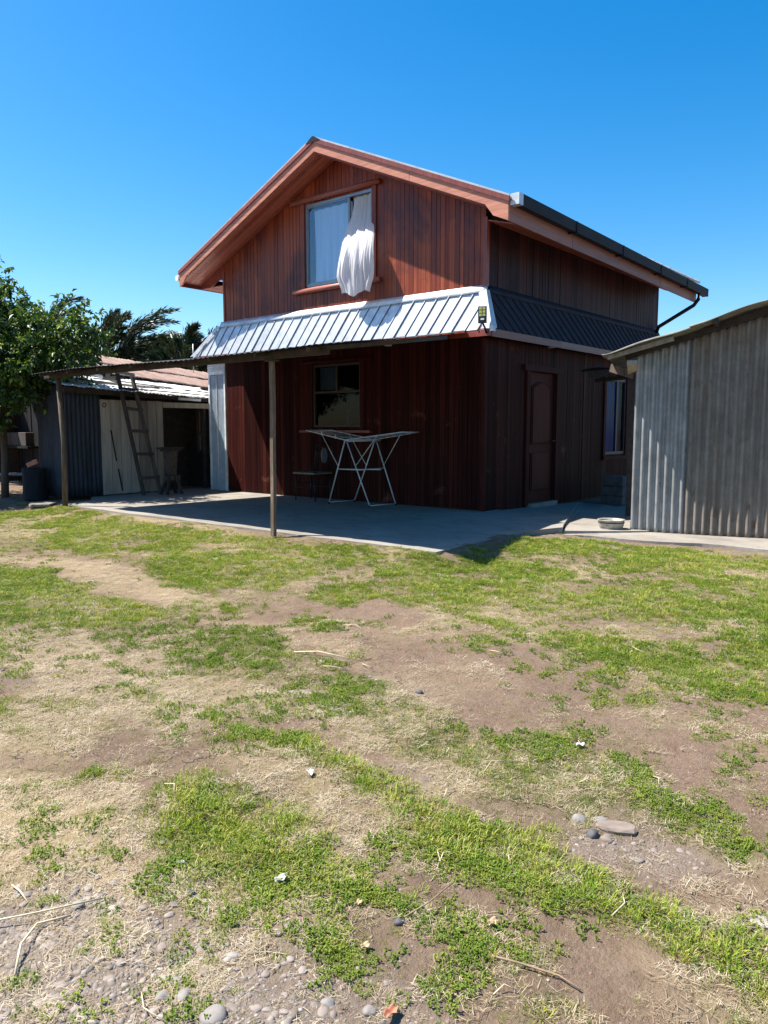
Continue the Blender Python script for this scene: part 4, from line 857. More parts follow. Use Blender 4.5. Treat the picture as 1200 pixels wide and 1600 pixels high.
# ---- side window with a pale blind behind
y0, y1, z0, z1 = SW
q = MB()
q.box((-0.03, y0, z0), (0.02, y0 + .05, z1)).box((-0.03, y1 - .05, z0), (0.02, y1, z1)).box((-0.03, y0 + .05, z0), (0.02, y1 - .05, z0 + .05)).box((-0.03, y0 + .05, z1 - .05), (0.02, y1 - .05, z1)).box((-0.02, 4.63, z0 + .05), (0.015, 4.68, z1 - .05))
swin = q.build('side_window', M_DFRAME, house)
MB().box((-0.012, y0 + .05, z0 + .05), (-0.006, 4.63, z1 - .05)).build('pane', M_GLASS_S, swin)
MB().box((-0.012, 4.68, z0 + .05), (-0.006, y1 - .05, z1 - .05)).build('pane', M_GLASS_S, swin)
q = MB().grid(lambda u, v: (-0.09 + .012 * math.sin(u * 50), y0 + .04 + (y1 - y0 - .08) * u, z1 - .04 - (z1 - z0 - .08) * v), 60, 4)
o = q.build('net_curtain', cloth('blue_curtain_cloth', (0.035, 0.12, 0.24), 0.2), None, True)
o['label'] = 'dark blue curtain filling the narrow side window beside the corrugated shed'
o['category'] = 'curtain'
q = MB()
q.box((0.019, y0 - .09, z0 - .03), (0.045, y0, z1 + .03)).box((0.019, y1, z0 - .03), (0.045, y1 + .09, z1 + .03)).box((0.019, y0 - .09, z1 + .031), (0.05, y1 + .09, z1 + .1)).box((0.019, y0 - .09, z0 - .1), (0.06, y1 + .09, z0 - .031))
q.build('casing', M_TRIMX, swin)

# ------------------------------------------------------------------ solar lamp on the skirt corner
sl = thing('solar_lamp', (0.14, -0.20, 2.5), 'small black solar lamp with six yellow cells standing at the corner of the skirt roof', 'lamp')
Mx = Matrix.Translation((0.125, -0.27, 2.775)) @ Matrix.Rotation(math.radians(-14), 4, 'X') @ Matrix.Rotation(math.radians(28), 4, 'Z') @ Matrix.Rotation(math.radians(-8), 4, 'Y')
def tbox(M, lo, hi):
    x0, y0, z0 = lo
    x1, y1, z1 = hi
    P = [(x0, y0, z0), (x1, y0, z0), (x1, y1, z0), (x0, y1, z0), (x0, y0, z1), (x1, y0, z1), (x1, y1, z1), (x0, y1, z1)]
    return MB().hexa([M @ Vector(p) for p in P])
tbox(Mx, (-.060, -.012, -.125), (.060, .012, .115)).build('lamp_body', M_BLACK, sl, bevel=0.004)
M_LED = plain('yellow_cells', (0.36, 0.37, 0.09), 0.4, 0, 0.12, 20)
for i in range(2):
    for j in range(3):
        tbox(Mx, (-.046 + i * .048, -.0155, -.030 + j * .047), (-.007 + i * .048, -.0125, .007 + j * .047)).build('cell', M_LED, sl)
tbox(Mx, (-.024, -.0165, -.085), (.024, -.0125, -.058)).build('sensor', M_WHITE, sl)
MB().tube([tuple(Mx @ Vector((0, .0, -.12))), (0.145, -.235, 2.60), (0.14, -.185, 2.53)], 0.014, 8).build('bracket', M_BLACK, sl, True)

# ------------------------------------------------------------------ porch roof
M_DPOST = wood('dark_pole', [(0.25, (0.05, 0.034, 0.026)), (0.5, (0.10, 0.07, 0.052)), (0.75, (0.19, 0.145, 0.11))], (28, 28, 5), 0.85, 0.7, 0.2)
po = thing('porch_roof', (-2.5, -3.6, 0), 'thin sagging tin porch roof on two rough poles in front of the house', 'porch')
MB().tube([(-5.475, -3.50, -0.02), (-5.45, -3.49, 1.0), (-5.47, -3.52, 1.97)], [0.044, 0.038, 0.040], 10).build('post', M_DPOST, po, True, label='left pole of the porch, thinner and darker')
q = MB()
pl = [(-0.50, -3.615, -0.02), (-0.495, -3.61, 0.5), (-0.505, -3.60, 1.0), (-0.49, -3.605, 1.5), (-0.50, -3.60, 1.955)]
for i in range(4):
    q.bar(pl[i], pl[i + 1], 0.050, 0.046, (0, 1, 0))
q.build('post', M_POST, po, label='right pole of the porch, squared and flaking')
MB().box((-0.57, -3.66, 1.945), (-0.43, -3.55, 1.965)).build('post_cap', M_DARKWOOD, po)
MB().bar((-5.75, -3.58, 2.012), (-2.35, -3.59, 2.010), 0.05, 0.075).build('beam', M_DARKWOOD, po)
MB().bar((-2.45, -3.64, 2.002), (0.40, -3.62, 2.004), 0.045, 0.07).build('beam', M_DARKWOOD, po)
for i in range(8):
    xx = -5.45 + i * 0.82
    ya = -3.82
    MB().bar((xx, ya, 2.008), (xx - (0.12 if i == 7 else 0), -0.19 if i < 7 else -1.2, 2.51 if i < 7 else 2.375), 0.04, 0.045).build('rafter', M_DARKWOOD, po)
# sheets: slope down to the front; right edge runs back obliquely
def sheet_x(u, v, a, c2):
    xf = a + (c2 - a) * u
    return xf
NS = 8
for i in range(NS):
    fa, fb = -5.62 + (0.90 + 5.62) * i / NS, -5.62 + (0.90 + 5.62) * (i + 1) / NS + (0.05 if i < NS - 1 else 0)
    ba, bb = -5.62 + (-0.20 + 5.62) * i / NS, -5.62 + (-0.20 + 5.62) * (i + 1) / NS + (0.05 if i < NS - 1 else 0)
    zo = 0.004 * (i % 2) + R.uniform(-.002, .004)
    ph = R.uniform(0, 6)
    def fn(u, v, fa=fa, fb=fb, ba=ba, bb=bb, zo=zo, ph=ph):
        x = (fa + (fb - fa) * u) * (1 - v) + (ba + (bb - ba) * u) * v
        y = -3.90 + 3.72 * v + 0.012 * math.sin(u * 7 + ph) * (1 - v)
        z = 2.026 + 0.562 * v + 0.0045 * math.sin(x * 6.283 / 0.095) * (1 - v * 0.9) + zo - 0.018 * math.sin(v * 3.14) + 0.012 * math.sin(x * 1.3 + 0.5) * (1 - v)
        return (x, y, z)
    MB().grid(fn, 72, 6).build('tin_sheet', M_GUT if i < 5 else M_GUT, po, True, solid=0.002)

# ------------------------------------------------------------------ metal-clad closet left of the house
cl = thing('metal_closet', (-6.07, 0.1, 0), 'narrow pale blue-white metal-clad closet against the left edge of the house', 'closet')
M_PALE = metal_sheet('pale_blue_sheet', (0.46, 0.54, 0.62), (0.36, 0.42, 0.48), 0.45, 0.15, (0.5, 0.7), (4, 4, 0.6), 1.5)
for a, c2 in ((-6.30, -6.105), (-6.095, -5.87)):
    w = c2 - a
    MB().grid(lambda u, v, a=a, w=w: (a + w * u, -0.01 + 0.006 * (1 if (u * 6) % 1 < .5 else 0), 0.02 + 2.21 * v), 24, 1).build('metal_panel', M_PALE, cl)
q = MB()
q.box((-6.335, -0.035, 0.0), (-6.301, 0.02, 2.24)).box((-5.866, -0.035, 0.0), (-5.825, 0.02, 2.24)).box((-6.103, -0.022, 0.0), (-6.097, 0.0, 2.24)).box((-6.335, -0.036, 2.241), (-5.825, 0.02, 2.30))
q.build('frame', M_WHITE, cl)
MB().box((-6.335, 0.021, 0.0), (-5.81, 0.55, 2.3)).build('back_box', M_WHITE, cl)
for i in range(5):
    MB().box((-6.34, -0.045 + .008 * (i % 2), 2.302 + i * .032), (-5.81, 0.3, 2.331 + i * .032)).build('top_slat', M_ZINC, cl)
# ------------------------------------------------------------------ old shack on the left
sh = thing('old_shack', (-6.6, -1.3, 0), 'low old shack of weathered boards and dark tin with an open black doorway', 'shack')
SX = -6.60
def corr(P, nu, nv, mat, name, parent, pitch, length, amp, nrm, seed=0, dent=0.004, edge=0.01):
    """corrugated sheet: P(s, t) -> point, ribs run along t"""
    rr = random.Random(seed)
    ph = rr.uniform(0, 6)
    nrm = Vector(nrm)
    a1, a2 = rr.uniform(0, 9), rr.uniform(0, 9)
    def fn(u, v):
        s = u * length
        p = Vector(P(s, v))
        d = amp * math.sin(s * 6.28318 / pitch) + dent * math.sin(s * 5 + v * 9 + a1) + dent * .6 * math.sin(v * 31 + s * 17 + a2)
        p += nrm * d
        if v in (0.0, 1.0):
            p.z += edge * math.sin(s * 23 + a1) * .5
        return p
    return MB().grid(fn, nu, nv).build(name, mat, parent, True, solid=0.0015)
corr(lambda s, t: (SX, -2.86 + s, 0.02 + (1.90 - .02 * s) * t), 56, 8, M_CORR_D, 'tin_sheet', sh, 0.082, 0.66, 0.010, (1, 0, 0), 3)
corr(lambda s, t: (SX - 0.95 + s, -2.87, 0.02 + 1.93 * t), 70, 8, M_CORR_D, 'tin_sheet', sh, 0.082, 0.94, 0.010, (0, -1, 0), 4)
rr = random.Random(5)
yb = -2.20
for i, w in enumerate((0.20, 0.19, 0.19, 0.18, 0.20, 0.18, 0.15)):
    MB().hexa([(SX - .02, yb + .004, 0.0 + rr.uniform(0, .05)), (SX + .004 + rr.uniform(0, .006), yb + .004, 0.02), (SX + .004, yb + w - .006, 0.03), (SX - .02, yb + w - .006, 0.02),
               (SX - .02, yb + .004 + rr.uniform(-.004, .004), 1.70), (SX + .004, yb + .004, 1.72), (SX + .004 + rr.uniform(0, .006), yb + w - .006 + rr.uniform(-.005, .003), 1.71), (SX - .02, yb + w - .006, 1.70)]).build('plank', M_GREYWOOD, sh)
    yb += w
MB().box((SX - .03, -2.22, 0), (SX - .021, -0.90, 1.72)).build('backing', M_DARKWOOD, sh)
MB().box((SX - .02, -0.92, 1.60), (SX + .03, 0.28, 1.70)).build('door_lintel', M_GREYWOOD, sh)
MB().bar((SX + .06, -2.9, 1.86), (SX + .06, 0.3, 1.77), 0.06, 0.09).build('eave_beam', M_DARKWOOD, sh)
MB().bar((SX + .10, -0.62, 1.775), (SX + .10, -0.10, 1.76), 0.012, 0.05).build('loose_strip', M_ZINC, sh, label='short pale metal strip nailed under the shack eave')
MB().box((SX - .05, 0.02, 0.0), (SX + .01, 0.075, 1.60)).build('door_post', M_DARKWOOD, sh)
q = MB()
q.box((-7.5, 0.28, 0.0), (SX, 0.33, 1.9)).box((-7.55, -2.8, 0.0), (-7.5, 0.33, 2.0)).box((-7.5, -2.84, 0), (SX - .01, -2.82, 1.95))
q.build('inner_wall', M_DARKWOOD, sh)
MB().box((-7.02, 0.16, .75), (-6.98, 0.20, 1.58)).box((-7.02, 0.245, .75), (-6.98, 0.279, 1.58)).box((-7.02, .16, 1.58), (-6.98, .279, 1.62)).box((-7.02, .16, .70), (-6.98, .279, .75)).build('inner_frame', M_POST, sh)
MB().box((-7.00, 0.205, .76), (-6.99, 0.24, 1.575)).build('lit_slit_strip', M_GREYWOOD, sh)  # pale strip stands in for a lit slit inside the doorway
# latch bar and hanging iron on the planks
MB().bar((SX + .03, -2.02, 1.18), (SX + .03, -1.93, .62), 0.015, 0.02, (1, 0, 0)).build('iron_bar', M_BLACK, sh)
MB().bar((SX + .03, -1.90, .48), (SX + .03, -1.83, .08), 0.015, 0.02, (1, 0, 0)).build('iron_bar', M_BLACK, sh)
MB().tube([(SX + .012 + .0, -2.12 + .035 * math.cos(a), 1.62 + .035 * math.sin(a)) for a in np.linspace(0, 6.28, 13)], 0.008, 6).build('ring', M_BLACK, sh, True)
# roof of the shack: old sheets, uneven
def roofz(x, y): return 1.92 - 0.045 * (y + 2.8) + (-6.42 - x) * 0.185
k = 0
for j, (xa, xb) in enumerate(((-6.40, -7.6), (-7.5, -8.75))):
    yy = -3.0
    while yy < 1.9:
        w = R.uniform(0.72, 0.86)
        off = R.uniform(-.04, .06)
        lift = R.uniform(0, .012) + 0.012 * j
        corr(lambda s, t, yy=yy, off=off, lift=lift, xa=xa, xb=xb: (xa + off + (xb - xa) * t, yy + s, roofz(xa + (xb - xa) * t, yy + s) + lift + .0), 60, 5, M_OLDZ, 'roof_sheet', sh, 0.08, w, 0.009, (0, 0, 1), 50 + k, 0.006)
        yy += w - 0.07
        k += 1
for a, b2, w in (((-6.75, -2.75, 2.05), (-6.80, -1.15, 1.97), .09), ((-6.98, -2.5, 2.09), (-6.72, -0.9, 1.96), .07), ((-7.3, -1.9, 2.13), (-6.9, -0.5, 2.0), .05), ((-6.5, -1.7, 1.93), (-6.6, 0.2, 1.86), .05)):
    MB().bar(a, b2, w, 0.02).build('loose_board', M_GREYWOOD, sh)
MB().tube([(-7.15, -2.55, 2.14), (-7.0, -2.2, 2.22), (-7.1, -1.85, 2.15)], [0.03, .07, .03], 8).build('roof_rag', M_ZINC, sh, True)
MB().bar((-7.9, 0.95, 2.08), (-7.6, 1.6, 2.02), .12, .06).build('loose_board', M_DARKWOOD, sh)

# the rusty-roofed building behind
rb = thing('rusty_roof_building', (-10.5, 2.5, 0), 'long low building behind the shack with a rusty pinkish-brown corrugated roof', 'building')
def rz(x, y): return 2.33 - 0.085 * (y + 0.9) * 0.9 + (-8.45 - x) * 0.235
k = 0
yy = -2.2
while yy < 5.2:
    w = 0.84
    corr(lambda s, t, yy=yy: (-8.42 - 1.75 * t, yy + s, rz(-8.42 - 1.75 * t, yy + s) + .004 * (k % 2)), 64, 6, M_RUST, 'roof_sheet', rb, 0.085, w, 0.010, (0, 0, 1), 90 + k, 0.006)
    corr(lambda s, t, yy=yy: (-10.05 - 1.9 * t, yy + s, rz(-10.05 - 1.9 * t, yy + s) + .02), 64, 6, M_RUST, 'roof_sheet', rb, 0.085, w, 0.010, (0, 0, 1), 190 + k, 0.006)
    yy += w - 0.06
    k += 1
q = MB()
q.box((-12.0, -1.15, 0), (-8.6, -1.05, 2.1)).box((-12, 5.0, 0), (-8.6, 5.1, 1.8)).box((-8.7, -1.0, 0), (-8.6, 5.0, 1.75)).box((-12, -2.0, 0), (-11.9, 5.0, 2.3))
q.build('wall', M_DARKWOOD, rb)
corr(lambda s, t: (-10.6 - 2.2 * t, 5.2 + s, rz(-10.6 - 2.2 * t, 5.0) + .05 - .03 * s), 90, 4, M_OLDZ, 'roof_sheet', rb, 0.09, 2.4, 0.010, (0, 0, 1), 303).data.name
MB().tube([(-11.2, 3.2, 2.7), (-11.2, 3.2, 3.45)], 0.012, 6).build('pipe', M_ZINC, rb, True)

# ------------------------------------------------------------------ ladder
ld = thing('ladder', (-6.2, -1.45, 0), 'old wooden ladder leaning against the shack eave', 'ladder')
LA, LB = Vector((-6.16, -1.655, 0.0)), Vector((-6.50, -1.905, 2.24))
RA, RB = Vector((-6.16, -1.30, 0.0)), Vector((-6.50, -1.615, 2.20))
MB().bar(LA, LB, 0.04, 0.075, (1, 0, 0)).build('rail', M_LADDER, ld)
MB().bar(RA, RB, 0.04, 0.075, (1, 0, 0)).build('rail', M_LADDER, ld)
for i, t in enumerate((0.14, 0.335, 0.52, 0.70, 0.855, 0.985)):
    a, b2 = LA.lerp(LB, t), RA.lerp(RB, t)
    d = (b2 - a).normalized()
    MB().bar(a - d * .03 + Vector((.045, 0, 0)), b2 + d * .03 + Vector((.045, 0, R.uniform(-.01, .015))), 0.022, 0.055).build('rung', M_LADDER if i < 5 else M_GREYWOOD, ld)
# ------------------------------------------------------------------ wooden stand
wsd = thing('wooden_stand', (-5.95, -1.15, 0), 'small dark wooden pedestal stand with splayed legs next to the ladder', 'stand')
cx, cy = -6.0, -1.18
MB().box((cx - .12, cy - .22, .83), (cx + .12, cy + .22, .865)).build('top', M_DARKWOOD, wsd)
MB().box((cx - .10, cy - .16, .79), (cx + .10, cy + .16, .829)).build('apron', M_DARKWOOD, wsd)
MB().hexa([(cx - .06, cy - .07, .36), (cx + .06, cy - .07, .36), (cx + .06, cy + .07, .36), (cx - .06, cy + .07, .36), (cx - .08, cy - .11, .79), (cx + .08, cy - .11, .79), (cx + .08, cy + .11, .79), (cx - .08, cy + .11, .79)]).build('column', M_DARKWOOD, wsd)
for sx, sy in ((-1, -1), (1, -1), (1, 1), (-1, 1)):
    MB().bar((cx + sx * .03, cy + sy * .045, .42), (cx + sx * .10, cy + sy * .16, 0.0), 0.045, 0.045, (0, 1, 0)).build('leg', M_DARKWOOD, wsd)
MB().box((cx - .03, cy - .16, .26), (cx + .03, cy + .18, .34)).build('stretcher', M_LADDER, wsd)

# ------------------------------------------------------------------ clothes rack
rk = thing('drying_rack', (-2.0, -0.35, 0), 'empty white folding clothes airer with its two wings opened, in front of the house wall', 'clothes airer')
M_RACK = plain('white_rack_tube', (0.60, 0.60, 0.58), 0.4, 0.1, 0.1)
M_BLUE = plain('blue_joint', (0.02, 0.16, 0.50), 0.4)
F1, F2, A1 = Vector((-2.50, -0.64, 0)), Vector((-1.60, -0.66, 0)), Vector((-2.14, -0.64, 1.015))
B1, B2, A2 = Vector((-2.42, -0.12, 0)), Vector((-1.53, -0.12, 0)), Vector((-1.97, -0.12, 1.015))
for a, b2 in ((F1, A1), (F2, A1 + Vector((.02, .015, 0))), (B1, A2), (B2, A2 + Vector((.02, .015, 0)))):
    g = MB().tube([a, b2], 0.0105, 8).build('leg', M_RACK, rk, True)
    MB().tube([a + Vector((0, 0, -.0)), a + (b2 - a).normalized() * .035], 0.015, 8).build('foot_cap', M_BLACK, g, True)
MB().tube([F1 + Vector((0.01, .0, .03)), B1 + Vector((.01, 0, .03))], 0.008, 6).build('foot_bar', M_RACK, rk, True)
MB().tube([F2 + Vector((0, .0, .03)), B2 + Vector((0, 0, .03))], 0.008, 6).build('foot_bar', M_RACK, rk, True)
mid = lambda p, r, t: p.lerp(r, t)
MB().tube([mid(F1, A1, .56), mid(F1, A1, .56) + Vector((.45, -.0, .0)), mid(B2, A2, .57)], 0.010, 6).build('brace', M_RACK, rk, True)
MB().bar(mid(F1, A1, .56), mid(F2, A1, .56) + Vector((.25, .3, .0)), 0.03, 0.012).build('brace', M_RACK, rk)
LT1, LT2 = Vector((-3.02, -0.62, 1.175)), Vector((-2.94, -0.10, 1.175))
RT1, RT2 = Vector((-1.02, -0.62, 1.15)), Vector((-1.10, -0.10, 1.15))
for nm, (h1, h2, t1, t2) in (('wing', (A1 + Vector((.10, 0, -.005)), A2 + Vector((.12, 0, -.005)), LT1, LT2)), ('wing', (A1 + Vector((-.02, 0, .01)), A2 + Vector((-.02, 0, .01)), RT1, RT2))):
    w = MB().tube([h1, t1, t2, h2, h1], 0.0095, 8).build(nm, M_RACK, rk, True)
    for i in range(1, 7):
        t = i / 7.0
        MB().tube([h1.lerp(t1, t), h2.lerp(t2, t)], 0.004, 6).build('wire', M_RACK, w, True)
for a, b2 in ((LT1.lerp(A1, .42), mid(F1, A1, .60)), (LT2.lerp(A2, .42), mid(B1, A2, .60)), (RT1.lerp(A1, .42), mid(F2, A1, .60)), (RT2.lerp(A2, .42), mid(B2, A2, .60))):
    MB().tube([a, b2], 0.0065, 6).build('strut', M_RACK, rk, True)
for p in (A1 + Vector((.06, .02, .0)), A2 + Vector((.02, -.02, -.01))):
    MB().box((p.x - .045, p.y - .02, p.z - .022), (p.x + .045, p.y + .02, p.z + .016)).build('joint', M_BLUE, rk, bevel=0.004)
def peg(x, y, z, label):
    t = MB().box((x - .006, y - .008, z - .02), (x + .006, y + .008, z + .045)).build('clothes_peg', M_WHITE, None, bevel=.002)
    t['label'] = label
    t['category'] = 'clothes peg'
peg(-2.66, -0.62, 1.115, 'white clothes peg clipped on the left wing of the airer, further from the hinge')
peg(-2.36, -0.62, 1.065, 'white clothes peg clipped on the left wing of the airer, nearer the hinge')

# ------------------------------------------------------------------ chair
ch = thing('chair', (-3.15, -0.35, 0), 'dark metal chair with arched back and wooden seat beside the house wall', 'chair')
M_SEAT = wood('seat_wood', [(0.25, (0.10, 0.075, 0.05)), (0.5, (0.19, 0.145, 0.10)), (0.75, (0.28, 0.22, 0.16))], (3, 30, 30), 0.6, 0.2, 0.1)
cx0, cx1, cy0, cy1 = -3.42, -2.95, -0.52, -0.12
MB().box((cx0 - .02, cy0 - .02, .445), (cx1 + .02, cy1 + .02, .475)).build('seat', M_SEAT, ch, bevel=.006)
for x, y in ((cx0 + .02, cy0 + .02), (cx0 + .02, cy1 - .02), (cx1 - .02, cy0 + .02), (cx1 - .02, cy1 - .02)):
    MB().tube([(x, y, .445), (x + (.03 if x > -3.2 else -.01), y, 0.0)], 0.011, 8).build('leg', M_BLACK, ch, True)
MB().tube([(cx0 + .02, cy0 + .02, .22), (cx1, cy0 + .02, .22)], 0.007, 6).tube([(cx0 + .02, cy1 - .02, .22), (cx1, cy1 - .02, .22)], 0.007, 6).tube([(cx0 + .02, cy0 + .02, .28), (cx0 + .02, cy1 - .02, .28)], 0.007, 6).build('stretcher', M_BLACK, ch, True)
def archline(off, zt, x0_):
    pts = []
    ym = (cy0 + cy1) / 2
    hw = (cy1 - cy0) / 2 - off
    pts.append((x0_, ym - hw, .46))
    for i in range(13):
        a = math.pi - math.pi * i / 12
        pts.append((x0_ + .05, ym + hw * math.cos(a), zt - hw * .9 + hw * .9 * math.sin(a) - off * .2))
    pts.append((x0_, ym + hw, .46))
    return pts
MB().tube(archline(0.0, 1.0, cx1), 0.012, 8).build('back_frame', M_BLACK, ch, True)
MB().tube(archline(0.06, .95, cx1), 0.007, 8).build('back_frame', M_BLACK, ch, True)
q = MB()
ym = (cy0 + cy1) / 2
P = [(cx1 + .035 + .0, ym + .07 * math.cos(a), .76 + .13 * math.sin(a)) for a in np.linspace(0, 6.283, 18)[:-1]]
q.prism(P, (.02, 0, 0))
q.build('back_panel', plain('grey_patterned_pad', (0.14, 0.14, 0.15), 0.7, 0, .6, 25), ch)

# ------------------------------------------------------------------ corrugated shed on the right
U = Vector((0.9703, 0.2419, 0)); NM = Vector((0.2419, -0.9703, 0)); S0 = Vector((2.27, -0.12, 0))
def sp(s, o, z): return S0 + U * s + NM * o + Vector((0, 0, z))
sd2 = thing('corrugated_shed', (2.9, 0.3, -0.1), 'grey corrugated tin shed with a sagging sheet roof at the right edge', 'shed')
def topz(s): return 2.10 + 0.285 * s
pit = 0.094
corr(lambda s, t: sp(s, 0.0, -0.10 + (topz(s) + 0.12) * t), 90, 26, M_CORR_B, 'tin_sheet', sd2, pit, 0.67, 0.0185, NM, 11, 0.003, .012)
corr(lambda s, t: sp(s + .635, 0.012, -0.11 + (topz(s + .635) + 0.12) * t), 90, 26, M_CORR_R, 'tin_sheet', sd2, pit * 1.02, 0.72, 0.0185, NM, 12, 0.004, .012)
corr(lambda s, t: sp(s + 1.32, 0.0, -0.10 + (topz(s + 1.32) + 0.12) * t), 90, 26, M_CORR_R, 'tin_sheet', sd2, pit, 0.72, 0.0185, NM, 13, 0.004, .012)
corr(lambda s, t: sp(s + 2.0, 0.012, -0.10 + (topz(s + 2.0) + 0.12) * t), 90, 26, M_CORR_B, 'tin_sheet', sd2, pit, 0.72, 0.0185, NM, 14, 0.004, .012)
def sbox(s0, s1, o0, o1, z0a, z1a, z0b=None, z1b=None):
    z0b = z0a if z0b is None else z0b
    z1b = z1a if z1b is None else z1b
    return MB().hexa([sp(s0, o0, z0a), sp(s1, o0, z0b), sp(s1, o1, z0b), sp(s0, o1, z0a), sp(s0, o0, z1a), sp(s1, o0, z1b), sp(s1, o1, z1b), sp(s0, o1, z1a)])
# side wall of rough horizontal planks
zz = -0.12
i = 0
while zz < 2.0:
    h = R.uniform(.13, .19)
    sbox(-0.005 + R.uniform(-.01, .008), 0.02, -0.03, -1.6, zz, min(zz + h - .006, 2.08)).build('side_plank', M_DARKWOOD, sd2)
    zz += h
sbox(0.0, 2.7, -0.03, -0.06, -.1, 2.05, -.1, 2.8).build('inner_lining', M_DARKWOOD, sd2)
sbox(2.68, 2.7, -0.06, -1.6, -.1, 2.05, -.1, 2.8).build('inner_lining', M_DARKWOOD, sd2)
# roof timbers
def tl(s): return topz(s) + 0.0
MB().bar(sp(-.12, .05, 2.075), sp(2.7, .05, topz(2.7) + .035), 0.05, 0.07).build('rafter', M_DARKWOOD, sd2)
MB().bar(sp(-.30, .26, 2.06), sp(.45, .26, 2.25), 0.04, 0.05).build('rafter', M_GREYWOOD, sd2)
MB().bar(sp(-.05, -.1, 1.90), sp(-.02, .20, 2.0), 0.12, 0.05).build('bracket', M_GREYWOOD, sd2)
MB().bar(sp(-.35, -.3, 1.98), sp(-.02, -.05, 1.86), 0.03, 0.10).build('bracket', M_POST, sd2)
for ss_ in (.9, 1.9):
    MB().bar(sp(ss_, -.3, topz(ss_) + .03), sp(ss_, .34, topz(ss_) + .06), 0.05, 0.05).build('purlin', M_DARKWOOD, sd2)
# roof sheets, curling at the left edge
def rsheet(sa, sb, o0, o1, dz, seed):
    rr = random.Random(seed)
    ph = rr.uniform(0, 6)
    def fn(u, v):
        s = sa + (sb - sa) * u
        o = o0 + (o1 - o0) * v + 0.02 * math.sin(s * 4 + ph)
        z = topz(max(s, -.35)) + 0.09 + dz + 0.012 * math.sin(o * 6.283 / .14 + ph) + .01 * math.sin(s * 7 + ph)
        if s < -.3:
            z += (-.3 - s) * (0.25 - 0.9 * v)
        return sp(s, o, z)
    return MB().grid(fn, 26, 40).build('roof_sheet', M_SHEDROOF, sd2, True, solid=0.012)
rsheet(-.36, .75, .34, -1.7, 0.0, 1)
rsheet(.62, 1.75, .36, -1.7, 0.014, 2)
rsheet(1.62, 2.85, .34, -1.7, 0.0, 3)
# little lean-to roof behind the shed, over the passage
lt = thing('lean_to_roof', (1.1, 2.2, 0), 'small dark tin lean-to roof between the shed and the house', 'roof')
MB().grid(lambda u, v: (0.62 + 1.1 * u, 1.75 - 0.3 * u + 1.8 * v, 2.10 + 0.03 * u + .012 * math.sin(v * 60) + .02 * math.sin(u * 7)), 12, 50).build('tin_sheet', M_CORR_D, lt, True, solid=.004)
MB().bar((0.75, 1.82, 2.04), (1.75, 1.5, 2.05), 0.05, 0.10).build('beam', M_DARKWOOD, lt)
MB().bar((0.80, 1.95, 1.95), (1.75, 1.62, 1.97), 0.03, 0.06).build('beam', M_DARKWOOD, lt)
MB().bar((1.62, 1.45, -.1), (1.62, 1.45, 2.0), 0.09, 0.09).build('post', M_DARKWOOD, lt)
M_DARKST0 = plain('dim_block', (0.10, 0.095, 0.09), 0.9, 0, .3, 8)
bk = thing('block_stack', (0.55, 3.3, -.1), 'short stack of dim grey blocks in the passage beside the side window', 'blocks')
for i in range(3):
    MB().box((0.42 + .01 * i, 3.15, -.12 + .17 * i), (0.80, 3.5, .045 + .17 * i)).build('block', M_DARKST0, bk, bevel=.008)

# ------------------------------------------------------------------ bowl
bw = thing('bowl', (2.06, -0.20, -0.062), 'old chipped round pan left on the concrete at the shed corner', 'bowl')
M_POT = plain('chipped_enamel', (0.30, 0.28, 0.24), 0.5, 0.2, 0.5, 12)
M_POTIN = plain('rusty_inside', (0.22, 0.10, 0.07), 0.8, 0, 0.4, 8)
bc = (2.06, -0.22, -0.079)
MB().lathe(bc, [(0.0, .0), (.11, .0), (.135, .02), (.155, .075), (.160, .125), (.172, .133), (.170, .140), (.150, .132), (.145, .08), (.125, .03), (0, .028)], 32).build('pan', M_POT, bw, True)
MB().lathe(bc, [(0.0, .09), (.138, .09)], 24).build('rust_layer', M_POTIN, bw)
MB().lathe(bc, [(.157, .098), (.166, .103), (.160, .110)], 32).build('rim_band', M_BLACK, bw, True)

# ------------------------------------------------------------------ clutter in the shade on the left
M_SHADEWOOD = wood('shade_black_boards', [(0.25, (0.008, 0.008, 0.010)), (0.5, (0.016, 0.016, 0.020)), (0.75, (0.03, 0.03, 0.036))], (20, 20, 3), 0.8, 0.3, 0.3, 0.2)  # near-black colour stands in for the deep shade of this corner
M_DIMB = plain('shade_toned_bench_board', (0.13, 0.15, 0.18), 0.7, 0, .3, 8)  # pale boards toned down in colour to carry the corner's shade
bn = thing('low_bench', (-8.2, -2.6, 0), 'low rough bench of pale boards in the dark corner under the leafy tree', 'bench')
for i in range(3):
    MB().bar((-9.0, -3.05 + i * .13, .34), (-7.55, -2.75 + i * .13, .37), .11, .03).build('seat_board', M_DIMB, bn)
MB().bar((-7.95, -2.95, .33), (-7.55, -3.05, 0.0), .10, .03, (0, 1, 0)).build('leg', M_DIMB, bn)
MB().bar((-8.8, -3.0, .33), (-8.9, -2.95, 0.0), .08, .03, (0, 1, 0)).build('leg', M_DARKWOOD, bn)
st2 = MB().lathe((-7.25, -3.12, -.03), [(0.24, 0), (.22, .1), (.21, .3), (.22, .52), (.215, .55), (0, .555)], 14, 1.0, .9).build('tree_stump', M_SHADEWOOD, None, True)
st2['label'] = 'thick sawn log standing upright in the shade under the leafy tree'
st2['category'] = 'log'
o = MB().bar((-7.32, -3.2, .56), (-7.22, -3.06, .64), .10, .09, (0, 0, 1)).build('wood_chunk', M_TRIM, None, bevel=.01)
o['label'] = 'short split chunk of orange-brown firewood lying on the upright log'
o['category'] = 'firewood'
fn_ = thing('board_fence', (-12, -1.2, 0), 'dark board fence in deep shade behind the low bench at the left edge', 'fence')
xx = -7.6
i = 0
